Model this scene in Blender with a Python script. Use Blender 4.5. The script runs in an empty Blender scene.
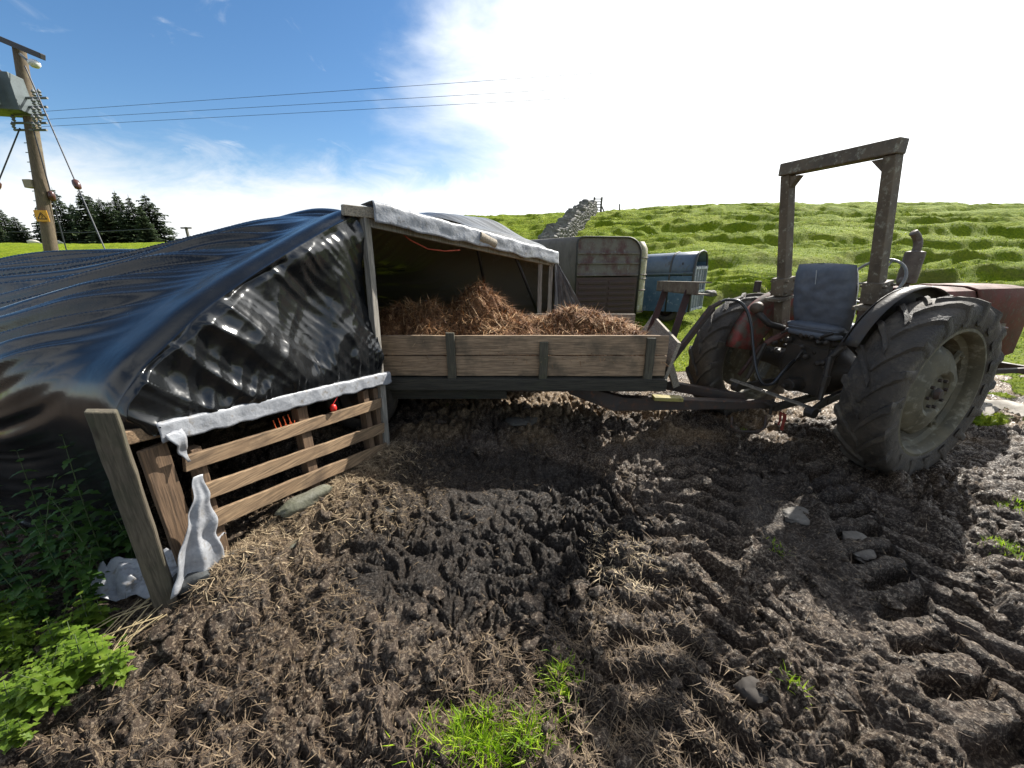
import bpy, math, random
import numpy as np
from mathutils import Vector, Matrix
PI = math.pi
random.seed(7)
scene = bpy.context.scene
COL = scene.collection
EYE, PITCH, FPX = 1.6, math.radians(18.0), 385.0

def at(u, v, Y):
    """world point seen in direction (u, v) at forward distance Y (used only to measure the place)"""
    x = (u - 512) / FPX; yu = (384 - v) / FPX
    yr = math.cos(PITCH) + yu * math.sin(PITCH); zr = -math.sin(PITCH) + yu * math.cos(PITCH)
    t = Y / yr
    return Vector((x * t, Y, EYE + zr * t))
def onground(u, v, z=0.0):
    x = (u - 512) / FPX; yu = (384 - v) / FPX
    yr = math.cos(PITCH) + yu * math.sin(PITCH); zr = -math.sin(PITCH) + yu * math.cos(PITCH)
    t = (z - EYE) / zr
    return (x * t, yr * t)

# ---------------------------------------------------------------- noise
def _h(ix, iy, s):
    n = (ix.astype(np.int64) * 374761393 + iy.astype(np.int64) * 668265263 + s * 1274126177) & 0x7fffffff
    n = ((n ^ (n >> 13)) * 1103515245) & 0x7fffffff
    n = ((n ^ (n >> 11)) * 1597334677) & 0x7fffffff
    return (n ^ (n >> 16)) & 0xffff
def perlin(x, y, s=0):
    x = np.asarray(x, float); y = np.asarray(y, float)
    ix = np.floor(x); iy = np.floor(y); fx = x - ix; fy = y - iy
    u = fx * fx * fx * (fx * (fx * 6 - 15) + 10); v = fy * fy * fy * (fy * (fy * 6 - 15) + 10)
    def g(a, b):
        ang = _h(ix + a, iy + b, s) / 65536.0 * 2 * PI
        return np.cos(ang) * (fx - a) + np.sin(ang) * (fy - b)
    a = g(0, 0); b = g(1, 0); c = g(0, 1); d = g(1, 1)
    return ((a + (b - a) * u) + ((c + (d - c) * u) - (a + (b - a) * u)) * v) * 1.5
def fbm(x, y, s=0, o=4):
    r = 0; a = 1; f = 1
    for i in range(o):
        r = r + a * perlin(x * f, y * f, s + i * 17); a *= .5; f *= 2.03
    return r
def sstep(a, b, x):
    t = np.clip((x - a) / (b - a), 0, 1); return t * t * (3 - 2 * t)

# ---------------------------------------------------------------- objects
def tag(o, label=None, cat=None, group=None, kind=None):
    if label: o['label'] = label
    if cat: o['category'] = cat
    if group: o['group'] = group
    if kind: o['kind'] = kind
    return o
ROOTM = {}
def thing(name, label, cat, loc=(0, 0, 0), rotz=0.0, group=None, rot=None):
    o = bpy.data.objects.new(name, None); COL.objects.link(o)
    o.empty_display_size = .1
    o.location = loc; o.rotation_euler = rot if rot else (0, 0, rotz)
    M = Matrix.Translation(Vector(loc)) @ o.rotation_euler.to_matrix().to_4x4()
    ROOTM[o.name] = M
    return tag(o, label, cat, group)
def dup(root, loc, rotz=0, scale=1, label=None, rot=None):
    r = root.copy(); COL.objects.link(r); r.location = loc; r.rotation_euler = rot or (0, 0, rotz)
    r.scale = (scale, scale, scale) if not hasattr(scale, '__len__') else scale
    if label: r['label'] = label
    for ch in list(root.children):
        c = ch.copy(); COL.objects.link(c); c.parent = r
        for g in list(ch.children):
            d = g.copy(); COL.objects.link(d); d.parent = c
    return r

class MB:
    def __init__(s): s.v = []; s.f = []; s.m = []
    def add(s, vs, fs, mi=0):
        n = len(s.v); s.v += [tuple(p) for p in vs]; s.f += [tuple(i + n for i in f) for f in fs]; s.m += [mi] * len(fs); return s
    def box(s, c, d, R=None, mi=0):
        hx, hy, hz = d[0] / 2, d[1] / 2, d[2] / 2
        vs = [Vector((x, y, z)) for x in (-hx, hx) for y in (-hy, hy) for z in (-hz, hz)]
        if R is not None: vs = [R @ p for p in vs]
        c = Vector(c)
        return s.add([p + c for p in vs], [(0, 1, 3, 2), (4, 6, 7, 5), (0, 4, 5, 1), (2, 3, 7, 6), (0, 2, 6, 4), (1, 5, 7, 3)], mi)
    def beam(s, a, b, w, h, up=(0, 0, 1), jit=0.0, n=1, mi=0, taper=1.0):
        """board from a to b, w across, h along up; n cross-cuts with jitter for worn timber"""
        a = Vector(a); b = Vector(b); d = (b - a).normalized(); up = Vector(up)
        side = d.cross(up).normalized(); up = side.cross(d).normalized()
        vs = []; fs = []
        for i in range(n + 1):
            t = i / n; p = a.lerp(b, t); k = 1 + (taper - 1) * t
            p = p + side * random.uniform(-jit, jit) + up * random.uniform(-jit, jit)
            for sx, sy in ((-1, -1), (1, -1), (1, 1), (-1, 1)):
                vs.append(p + side * sx * w / 2 * k + up * sy * h / 2 * k + Vector([random.uniform(-jit, jit) * .6 for _ in range(3)]))
        for i in range(n):
            for j in range(4):
                q = (j + 1) % 4; fs.append((i * 4 + j, i * 4 + q, i * 4 + 4 + q, i * 4 + 4 + j))
        fs.append((3, 2, 1, 0)); m = n * 4; fs.append((m, m + 1, m + 2, m + 3))
        return s.add(vs, fs, mi)
    def tube(s, pts, r, n=8, mi=0, cap=True):
        pts = [Vector(p) for p in pts]; k = len(pts)
        rs = r if hasattr(r, '__len__') else [r] * k
        vs = []; fs = []; pu = None
        for i, p in enumerate(pts):
            d = (pts[min(i + 1, k - 1)] - pts[max(i - 1, 0)]).normalized()
            if pu is None:
                pu = Vector((0, 0, 1)) if abs(d.z) < .9 else Vector((1, 0, 0))
            sd = d.cross(pu).normalized(); pu = sd.cross(d).normalized()
            for j in range(n):
                a = 2 * PI * j / n; vs.append(p + (sd * math.cos(a) + pu * math.sin(a)) * rs[i])
        for i in range(k - 1):
            for j in range(n):
                q = (j + 1) % n; fs.append((i * n + j, i * n + q, i * n + n + q, i * n + n + j))
        if cap:
            fs.append(tuple(range(n))[::-1]); fs.append(tuple(range((k - 1) * n, k * n)))
        return s.add(vs, fs, mi)
    def lathe(s, prof, c, ax, n=32, mi=0, mod=None, closed=False):
        """profile [(r, a)] turned about axis ax through c"""
        ax = Vector(ax).normalized(); c = Vector(c)
        e = Vector((0, 0, 1)) if abs(ax.z) < .9 else Vector((1, 0, 0))
        e1 = ax.cross(e).normalized(); e2 = ax.cross(e1)
        vs = []; fs = []; k = len(prof)
        for j in range(n):
            t = 2 * PI * j / n
            for i, (r, a) in enumerate(prof):
                rr = mod(r, a, t, i) if mod else r
                vs.append(c + ax * a + (e1 * math.cos(t) + e2 * math.sin(t)) * rr)
        for j in range(n):
            q = (j + 1) % n
            for i in range(k if closed else k - 1):
                i2 = (i + 1) % k
                fs.append((j * k + i, q * k + i, q * k + i2, j * k + i2))
        return s.add(vs, fs, mi)
    def grid(s, P, mi=0, flip=False):
        """P: array (a, b, 3)"""
        a, b = P.shape[:2]; n = len(s.v)
        s.v += [tuple(p) for p in P.reshape(-1, 3)]
        for i in range(a - 1):
            for j in range(b - 1):
                q = (n + i * b + j, n + i * b + j + 1, n + i * b + b + j + 1, n + i * b + b + j)
                s.f.append(q[::-1] if flip else q); s.m.append(mi)
        return s
    def build(s, name, mats, parent=None, world=False, smooth=None, bevel=0, solid=0, sub=0):
        me = bpy.data.meshes.new(name)
        vs = s.v
        if world and parent is not None:
            p = parent
            while p.parent: p = p.parent
            Mi = ROOTM[p.name].inverted(); vs = [tuple(Mi @ Vector(q)) for q in vs]
        me.from_pydata(vs, [], s.f)
        if not isinstance(mats, (list, tuple)): mats = [mats]
        for m in mats: me.materials.append(m)
        if any(s.m): me.polygons.foreach_set('material_index', s.m)
        if smooth is True: me.polygons.foreach_set('use_smooth', [True] * len(s.f))
        elif smooth: me.polygons.foreach_set('use_smooth', [True] * len(s.f)); me.set_sharp_from_angle(angle=math.radians(smooth))
        me.update()
        o = bpy.data.objects.new(name, me); COL.objects.link(o)
        if parent is not None: o.parent = parent
        if sub:
            md = o.modifiers.new('s', 'SUBSURF'); md.levels = sub; md.render_levels = sub
        if solid:
            md = o.modifiers.new('t', 'SOLIDIFY'); md.thickness = solid; md.offset = 0
        if bevel:
            md = o.modifiers.new('b', 'BEVEL'); md.width = bevel; md.segments = 2; md.limit_method = 'ANGLE'; md.angle_limit = math.radians(40)
        return o

def npmesh(name, V, F, mats, cols=None, smooth=False, mi=None, parent=None, nside=4, world=False):
    """fast mesh from arrays; F (n, nside)"""
    V = np.asarray(V, np.float32)
    if world and parent is not None:
        p = parent
        while p.parent: p = p.parent
        Mi = np.array(ROOTM[p.name].inverted()); V = V @ Mi[:3, :3].T + Mi[:3, 3]
        V = V.astype(np.float32)
    me = bpy.data.meshes.new(name)
    F = np.asarray(F, np.int32)
    me.vertices.add(len(V)); me.vertices.foreach_set('co', V.ravel())
    me.loops.add(F.size); me.loops.foreach_set('vertex_index', F.ravel())
    me.polygons.add(len(F)); me.polygons.foreach_set('loop_start', np.arange(len(F), dtype=np.int32) * F.shape[1])
    for m in (mats if isinstance(mats, (list, tuple)) else [mats]): me.materials.append(m)
    if mi is not None: me.polygons.foreach_set('material_index', np.asarray(mi, np.int32))
    if smooth: me.polygons.foreach_set('use_smooth', np.ones(len(F), bool))
    me.update(calc_edges=True); me.validate()
    if cols is not None:
        for nm, c in cols.items():
            at_ = me.attributes.new(nm, 'FLOAT', 'POINT'); at_.data.foreach_set('value', np.asarray(c, np.float32))
    o = bpy.data.objects.new(name, me); COL.objects.link(o)
    if parent is not None: o.parent = parent
    return o

# ---------------------------------------------------------------- materials
class NT:
    def __init__(s, name):
        s.m = bpy.data.materials.new(name); s.m.use_nodes = True; s.t = s.m.node_tree; s.t.nodes.clear()
        s.out = s.n('ShaderNodeOutputMaterial'); s.b = s.n('ShaderNodeBsdfPrincipled')
        s.l(s.b.outputs[0], s.out.inputs[0]); s.tc = s.n('ShaderNodeTexCoord')
    def n(s, t, **k):
        x = s.t.nodes.new(t)
        for a, b in k.items(): setattr(x, a, b)
        return x
    def l(s, a, b): s.t.links.new(a, b)
    def map(s, scale=(1, 1, 1), src=None, rot=(0, 0, 0), gen=False):
        m = s.n('ShaderNodeMapping'); s.l(src or s.tc.outputs['Object'], m.inputs[0]); m.inputs['Scale'].default_value = scale
        m.inputs['Rotation'].default_value = rot
        return m.outputs[0]
    def noise(s, vec, scale, detail=4, rough=.55, dist=0):
        x = s.n('ShaderNodeTexNoise'); s.l(vec, x.inputs['Vector']); x.inputs['Scale'].default_value = scale
        x.inputs['Detail'].default_value = detail; x.inputs['Roughness'].default_value = rough; x.inputs['Distortion'].default_value = dist
        return x.outputs[0]
    def ramp(s, f, stops):
        r = s.n('ShaderNodeValToRGB'); s.l(f, r.inputs[0]); e = r.color_ramp.elements
        while len(e) < len(stops): e.new(.5)
        for q, (p, c) in zip(e, stops):
            q.position = p; q.color = (c, c, c, 1) if not hasattr(c, '__len__') else (*c, 1)
        return r.outputs[0]
    def mix(s, f, a, b):
        x = s.n('ShaderNodeMix', data_type='RGBA')
        for v, i in ((f, 0), (a, 6), (b, 7)):
            if hasattr(v, 'is_output') or isinstance(v, bpy.types.NodeSocket): s.l(v, x.inputs[i])
            elif i == 0: x.inputs[0].default_value = v
            else: x.inputs[i].default_value = (*v, 1)
        return x.outputs[2]
    def math(s, op, a, b=None, clamp=False):
        x = s.n('ShaderNodeMath', operation=op); x.use_clamp = clamp
        for i, v in enumerate((a, b)):
            if v is None: continue
            if isinstance(v, (int, float)): x.inputs[i].default_value = v
            else: s.l(v, x.inputs[i])
        return x.outputs[0]
    def bump(s, h, st=.5, d=.01, nrm=None):
        b = s.n('ShaderNodeBump'); s.l(h, b.inputs['Height']); b.inputs['Strength'].default_value = st; b.inputs['Distance'].default_value = d
        if nrm is not None: s.l(nrm, b.inputs['Normal'])
        return b.outputs[0]
    def set(s, col=None, rough=None, metal=None, nrm=None, spec=None):
        for v, k in ((col, 'Base Color'), (rough, 'Roughness'), (metal, 'Metallic'), (nrm, 'Normal'), (spec, 'Specular IOR Level')):
            if v is None: continue
            if isinstance(v, bpy.types.NodeSocket): s.l(v, s.b.inputs[k])
            elif hasattr(v, '__len__'): s.b.inputs[k].default_value = (*v, 1)
            else: s.b.inputs[k].default_value = v
        return s.m
    def attr(s, name):
        a = s.n('ShaderNodeAttribute'); a.attribute_name = name; return a.outputs['Fac']

def worn(name, c1, c2, scale=6, rough=(.5, .8), c3=None, t3=.6, s3=18, stretch=(1, 1, 1), metal=0, bump=.4, bd=.004, lo=.35, hi=.65, bs=40):
    t = NT(name); v = t.map(stretch)
    n1 = t.noise(v, scale, 6, .62)
    c = t.mix(t.ramp(n1, [(lo, 0.), (hi, 1.)]), c1, c2)
    if c3:
        n3 = t.noise(t.map(stretch), s3, 5, .65)
        c = t.mix(t.ramp(n3, [(t3 - .03, 0.), (t3 + .13, 1.)]), c, c3)
    n2 = t.noise(v, bs, 5, .6)
    c = t.mix(t.math('MULTIPLY', t.ramp(n2, [(.3, 0.), (.75, 1.)]), .35), c, tuple(x * .45 for x in c2))
    return t.set(c, t.ramp(n1, [(.3, rough[0]), (.7, rough[1])]), metal, t.bump(t.math('ADD', n2, n1), bump, bd))

def wood(name, c1, c2, axis=0, stain=(.03, .028, .018), st=.55, rough=.8):
    t = NT(name); sc = [14, 14, 14]; sc[axis] = 1.0
    v = t.map(tuple(sc)); n = t.noise(v, 3.2, 8, .7, .6); big = t.noise(t.map((1, 1, 1)), 3.5, 5, .6)
    sc2 = [60, 60, 60]; sc2[axis] = 2.5; fine = t.noise(t.map(tuple(sc2)), 2.4, 4, .6)
    c = t.mix(t.ramp(n, [(.32, 0.), (.68, 1.)]), c1, c2)
    c = t.mix(t.math('MULTIPLY', t.ramp(fine, [(.45, 0.), (.62, 1.)]), .7), c, tuple(q * .25 for q in c1))
    c = t.mix(t.math('MULTIPLY', t.ramp(big, [(st, 0.), (st + .2, 1.)]), .8), c, stain)
    # knots
    vo = t.n('ShaderNodeTexVoronoi'); ks = [9, 9, 9]; ks[axis] = 3; t.l(t.map(tuple(ks)), vo.inputs['Vector']); vo.inputs['Scale'].default_value = .8
    c = t.mix(t.ramp(vo.outputs['Distance'], [(.03, .7), (.09, 0.)]), c, (.03, .02, .013))
    return t.set(c, rough, 0, t.bump(t.math('ADD', fine, n), .5, .004))

def flat(name, c, rough=.6, metal=0, bump=0):
    t = NT(name); n = t.noise(t.map(), 25, 4)
    col = t.mix(t.ramp(n, [(.3, 0.), (.7, 1.)]), c, tuple(q * .72 for q in c))
    return t.set(col, rough, metal, t.bump(n, .3, .003))
# ---------------------------------------------------------------- camera, light, sky
cam = bpy.data.cameras.new('camera'); co = bpy.data.objects.new('camera', cam); COL.objects.link(co)
co.location = (0, 0, EYE); co.rotation_euler = (PI / 2 - PITCH, 0, 0)
cam.sensor_fit = 'HORIZONTAL'; cam.sensor_width = 36; cam.lens = 36 * FPX / 1024
cam.clip_start = .05; cam.clip_end = 3000
scene.camera = co
SUN = Vector((math.sin(math.radians(46)) * math.cos(math.radians(37)), math.cos(math.radians(46)) * math.cos(math.radians(37)), math.sin(math.radians(37)))).normalized()
SEL, SAZ = math.asin(SUN.z), math.atan2(SUN.x, SUN.y)
sl = bpy.data.lights.new('sun', 'SUN'); so = bpy.data.objects.new('sun', sl); COL.objects.link(so)
sl.energy = 5.0; sl.angle = math.radians(.55); sl.color = (1, .955, .88)
so.rotation_euler = (-SUN).to_track_quat('-Z', 'Y').to_euler()
so.location = (6, 6, 9)
W = bpy.data.worlds.new('World'); scene.world = W; W.use_nodes = True
wt = W.node_tree; wt.nodes.clear()
def wn(t, **k):
    x = wt.nodes.new(t)
    for a, b in k.items(): setattr(x, a, b)
    return x
WL = wt.links.new
wo = wn('ShaderNodeOutputWorld'); bg = wn('ShaderNodeBackground'); WL(bg.outputs[0], wo.inputs[0]); bg.inputs[1].default_value = .09
sky = wn('ShaderNodeTexSky'); sky.sky_type = 'NISHITA'; sky.sun_disc = False
sky.sun_elevation = SEL; sky.sun_rotation = SAZ; sky.altitude = 250; sky.air_density = 1.0; sky.dust_density = .4; sky.ozone_density = 2.5
tc = wn('ShaderNodeTexCoord'); sep = wn('ShaderNodeSeparateXYZ'); WL(tc.outputs['Generated'], sep.inputs[0])
def wm(op, a, b=None, clamp=False):
    x = wn('ShaderNodeMath', operation=op); x.use_clamp = clamp
    for i, v in enumerate((a, b)):
        if v is None: continue
        if isinstance(v, (int, float)): x.inputs[i].default_value = v
        else: WL(v, x.inputs[i])
    return x.outputs[0]
def wnoise(vec, sc, det, ro, dist=0):
    x = wn('ShaderNodeTexNoise'); WL(vec, x.inputs['Vector']); x.inputs['Scale'].default_value = sc; x.inputs['Detail'].default_value = det
    x.inputs['Roughness'].default_value = ro; x.inputs['Distortion'].default_value = dist; return x.outputs[0]
def wsm(v, a, b):
    x = wn('ShaderNodeMapRange', interpolation_type='SMOOTHSTEP'); WL(v, x.inputs[0]); x.inputs[1].default_value = a; x.inputs[2].default_value = b; return x.outputs[0]
# cloud layer in the sky: a bank round the sun and along the horizon, thin streaks elsewhere, added patches behind the camera
X, Y_, Z_ = sep.outputs[0], sep.outputs[1], sep.outputs[2]
az = wm('ARCTAN2', X, Y_)                         # 0 straight ahead, + to the right
mp = wn('ShaderNodeMapping'); WL(tc.outputs['Generated'], mp.inputs[0]); mp.inputs['Scale'].default_value = (1, 1, 2.2)
n1 = wnoise(mp.outputs[0], 2.3, 8, .58, .3)
n2 = wnoise(mp.outputs[0], 6.0, 7, .62, .6)
azn = wm('ADD', az, wm('MULTIPLY', wm('SUBTRACT', n1, .5), .9))
azn = wm('SUBTRACT', azn, wm('MULTIPLY', wm('SUBTRACT', Z_, .3), .15))
bank = wm('MULTIPLY', wsm(azn, -.30, .16), wsm(Y_, -.15, .3))
elv = wm('ADD', Z_, wm('MULTIPLY', wm('SUBTRACT', n2, .5), .22))
elv = wm('ADD', elv, wm('MULTIPLY', wm('SUBTRACT', n1, .5), .12))
elv = wm('SUBTRACT', elv, wm('MULTIPLY', wm('ADD', az, .75), .08))
low = wm('MULTIPLY', wsm(elv, .20, .06), wsm(Y_, -.3, .2))
mp3 = wn('ShaderNodeMapping'); WL(tc.outputs['Generated'], mp3.inputs[0]); mp3.inputs['Scale'].default_value = (2, 1, 4); mp3.inputs['Rotation'].default_value = (0, .5, 0)
n3 = wnoise(mp3.outputs[0], 3.1, 8, .6, .8)
wisp = wm('MULTIPLY', wsm(n3, .56, .78), .7)
wisp = wm('MAXIMUM', wisp, wm('MULTIPLY', wsm(Y_, .1, -.3), wm('ADD', .05, wm('MULTIPLY', wsm(n1, .47, .57), .8))))  # unseen patchy cloud behind the camera, added to whiten fill and sheet reflections
cover = wm('MAXIMUM', wm('MAXIMUM', bank, low), wisp)
front = wsm(Y_, -.25, .15)
dots = wn('ShaderNodeVectorMath', operation='DOT_PRODUCT'); WL(tc.outputs['Generated'], dots.inputs[0]); dots.inputs[1].default_value = SUN
glow = wm('POWER', wm('MAXIMUM', dots.outputs['Value'], 0), 4)
cb = wm('ADD', wm('ADD', 5.6, wm('MULTIPLY', n2, 2.8)), wm('MULTIPLY', glow, 9))
cc = wn('ShaderNodeCombineXYZ'); WL(wm('MULTIPLY', cb, .97), cc.inputs[0]); WL(wm('MULTIPLY', cb, .99), cc.inputs[1]); WL(cb, cc.inputs[2])
hs = wn('ShaderNodeHueSaturation'); WL(sky.outputs[0], hs.inputs['Color']); hs.inputs['Saturation'].default_value = 1.2; hs.inputs['Value'].default_value = .93
mx = wn('ShaderNodeMix', data_type='RGBA'); WL(cover, mx.inputs[0]); WL(hs.outputs[0], mx.inputs[6]); WL(cc.outputs[0], mx.inputs[7])
WL(mx.outputs[2], bg.inputs[0])
scene.view_settings.view_transform = 'Standard'; scene.view_settings.look = 'None'; scene.view_settings.gamma = 1; scene.view_settings.exposure = .87
scene.view_settings.use_curve_mapping = False
cy = scene.cycles; cy.use_denoising = True; cy.max_bounces = 6; cy.diffuse_bounces = 3; cy.glossy_bounces = 3; cy.transmission_bounces = 4; cy.caustics_reflective = False; cy.caustics_refractive = False
cy.sample_clamp_indirect = 6

# ---------------------------------------------------------------- terrain
TRACKS = [[(2.55, 2.75), (2.46, 2.43), (2.1, 1.6), (1.86, 1.02), (1.62, .4), (1.5, -.3)],
          [(1.75, 3.3), (1.43, 2.56), (.98, 1.75), (.56, .90), (.36, .35), (.25, -.3)]]
def trackcoord(x, y, T):
    best = np.full(x.shape, 1e9); A = np.zeros(x.shape); Cc = np.zeros(x.shape); L = 0
    for (ax, ay), (bx, by) in zip(T[:-1], T[1:]):
        dx, dy = bx - ax, by - ay; l = math.hypot(dx, dy)
        t = np.clip(((x - ax) * dx + (y - ay) * dy) / l / l, 0, 1)
        px, py = ax + t * dx, ay + t * dy; d = np.hypot(x - px, y - py)
        sgn = np.sign((x - ax) * dy - (y - ay) * dx)
        m = d < best; best[m] = d[m]; A[m] = (L + t * l)[m]; Cc[m] = (sgn * d)[m]; L += l
    return A, Cc
def grassmask(x, y):
    n = fbm(x * .9 + 3, y * .9, 5, 4) * .55
    a = sstep(5.0, 5.7, y + n + np.where(x < 0, .8, 0) - np.clip(x - 2.2, 0, 3) * .12)
    b = sstep(4.35, 4.9, x + n * 1.2 - np.clip(3.2 - y, 0, 3) * .15) * .8 * sstep(-.15, .25, perlin(x * 2.3, y * 2.3, 9))
    c = sstep(-3.6, -4.4, x + n) * sstep(2.2, 1.6, y)
    return np.clip(np.maximum(a, b), 0, 1)
def billow(x, y, s): return 1 - (1 - np.minimum(np.abs(perlin(x, y, s)) * 2.2, 1.0)) ** 2
def ground_z(x, y):
    x = np.asarray(x, float); y = np.asarray(y, float)
    r = np.hypot(x, y)
    g = grassmask(x, y)
    base = .035 * perlin(x * .7, y * .7, 1) + .02 * perlin(x * 1.9, y * 1.9, 2)
    # churned mud
    wx = x + .06 * perlin(x * 5, y * 5, 41); wy = y + .06 * perlin(x * 5, y * 5, 42)
    calm = sstep(.75, .25, np.hypot((x + .25) / 1.1, (y - 2.35) / .75))          # trodden flat area by the cart
    calm = np.maximum(calm, sstep(.9, .3, np.hypot((x - 1.75) / .45, (y - 2.35) / .9)) * .8)
    amp = (1 - .5 * calm) * (.75 + .55 * perlin(x * .9, y * .9, 8)) * sstep(7, 4, y) * (1 - .6 * g)
    m = .07 * (billow(wx * 3.1, wy * 3.1, 11) - .6) + .075 * (billow(wx * 7.3, wy * 7.3, 12) - .6) \
        + .036 * (billow(wx * 15, wy * 15, 13) - .6) + .022 * (billow(wx * 33, wy * 33, 14) - .6) + .007 * (billow(wx * 75, wy * 75, 16) - .6) + .005 * perlin(wx * 120, wy * 120, 15)
    z = base + m * np.clip(amp, .08, 1.4)
    for k, T in enumerate(TRACKS):
        A, Cc = trackcoord(x, y, T)
        ww = .24 + .03 * perlin(A * 2, A * 0 + k, 77)
        inn = sstep(ww + .06, ww - .03, np.abs(Cc))
        rim = np.exp(-((np.abs(Cc) - ww - .08) / .07) ** 2)
        Aw = A + .05 * perlin(x * 3, y * 3, 60) + .02 * perlin(x * 9, y * 9, 61)
        ph = (Aw - np.abs(Cc) * .55 + (.085 if k == 0 else 0) * (Cc > 0)) / .19
        fr = ph - np.floor(ph)
        lug = sstep(.04, .22, fr) * sstep(.80, .60, fr)
        depth = .6 + .4 * perlin(x * 1.6, y * 1.6, 63)
        wgt = (1.0 if k == 0 else .8)
        z = z * (1 - .6 * inn * wgt) + wgt * (inn * (-.075 + .10 * lug * np.clip(depth + .4, 0, 1)) + .06 * rim * (.7 + .6 * perlin(x * 6, y * 6, 64)))
    # banked-up muck at the foot of the pallet
    dd = ((x + 1.13) * .945 - (y - 2.96) * -(-.326))
    bx, by = x + 1.4, y - 2.2
    perp = bx * .945 - by * .326; along = bx * .326 + by * .945
    z = z + .07 * np.exp(-((perp - .15) / .22) ** 2) * sstep(1.1, .6, np.abs(along)) * (1 + .5 * perlin(x * 4, y * 4, 71))
    z = z * sstep(9, 6, y) if False else z
    # bank for the weeds on the left
    z = z + .10 * sstep(-1.7, -2.6, x) * sstep(2.4, 1.2, y)
    # ground falls a little behind the yard and then climbs the hill
    az = np.arctan2(x, np.maximum(y, .01)); u = x / np.maximum(y, 1)
    Hc = 3.2 + 2.6 * sstep(-.95, -.1, u) + 1.0 * sstep(.12, .5, u) + .25 * perlin(u * 3, u * 0, 91)
    t = np.clip((y - 7) / 38, 0, 1)
    hb = Hc * np.sin(t * PI / 2) ** 1.05 - .12 * sstep(4.5, 8, y)
    hb = hb - np.clip(y - 47, 0, 400) * .018 * sstep(-60, 10, x) + sstep(45, 120, y) * 0
    wv = .55 * perlin(x * .11, y * .13, 30) + .35 * perlin(x * .3, y * .35, 31) + .12 * perlin(x * .9, y * .9, 32)
    D = .62
    p = hb / D + wv * 1.5
    fl = np.floor(p); fr = p - fl
    st = fl + sstep(.72, .98, fr) * .92 + fr * .08
    p2 = (hb + .25 * perlin(x * .35, y * .4, 45) + .3 * perlin(x * .12, y * .2, 46)) / .23; fr2 = p2 - np.floor(p2)
    fine = (np.floor(p2) + sstep(.70, .98, fr2) * .9 + fr2 * .1 - p2) * .23 * sstep(7, 9, y) * sstep(-25, -8, x) * np.clip(.6 + 1.2 * perlin(x * .25, y * .4, 47), 0, 1)
    brk = .55 + .45 * perlin(x * .16 + 9, y * .3, 33)
    ter = (st - p) * D * np.clip(brk * 1.5, .25, 1.25) * sstep(7.5, 11, y) * sstep(-25, -8, x)
    lump = (.055 * perlin(x * .8, y * .8, 34) + .04 * perlin(x * 2.1, y * 2.1, 35) + .022 * perlin(x * 5, y * 5, 36)) * sstep(5.5, 8, y)
    z = z + hb + ter * .9 + fine * 1.3 + lump + g * (.02 + .02 * perlin(x * 7, y * 7, 37) + .012 * perlin(x * 18, y * 18, 38)) * sstep(16, 6, y)
    return z, g, fr, (ter != 0)
def gz(x, y): return float(ground_z(np.array([float(x)]), np.array([float(y)]))[0][0])

angs = np.concatenate([np.radians(np.arange(-180, -66, 4.0)), np.radians(np.arange(-66, 66.01, .19)), np.radians(np.arange(70, 180, 4.0))])
rs = [.25]
while rs[-1] < 900:
    r = rs[-1]; rs.append(r * (1 + (.02 if r < .6 else .0052 if r < 6 else .0075 if r < 50 else .05)))
rs = np.array(rs)
RR, AA = np.meshgrid(rs, angs, indexing='ij')
GX, GY = RR * np.sin(AA), RR * np.cos(AA)
GZ, GG, GF, GT = ground_z(GX, GY)
na = len(angs); nr = len(rs)
I = np.arange(nr - 1)[:, None] * na; J = np.arange(na)[None, :]; J2 = (J + 1) % na
F = np.stack([I + J, I + na + J, I + na + J2, I + J2], -1)
riser = sstep(.70, .80, GF) * sstep(1.0, .9, GF) * sstep(8, 12, GY)
dust = sstep(3.0, 3.4, GY) * sstep(-.15, .3, perlin(GX * 1.3, GY * 1.3, 55) + .25)      # strawy ground under and behind the cart
dust = np.maximum(dust, .8 * sstep(.75, .1, np.hypot((GX + 1.0), (GY - 2.3) / 1.1)))
wet_shadow = sstep(1.2, .85, np.hypot((GX + .15) / .98, (GY - 2.15) / .85) + .25 * perlin(GX * 3, GY * 3, 57)) * (GX > -1.2)  # wet mud patch, darkened further to paint the shadow before the trailer
wet_shadow = np.maximum(wet_shadow, .6 * sstep(1.2, .8, np.hypot((GX - 1.9) / .5, (GY - 2.3) / .9) + .2 * perlin(GX * 3, GY * 3, 58)))
dust = dust * (1 - .8 * wet_shadow)
V = np.stack([GX, GY, GZ], -1).reshape(-1, 3)
split = int(np.searchsorted(rs, 6.4))

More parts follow.
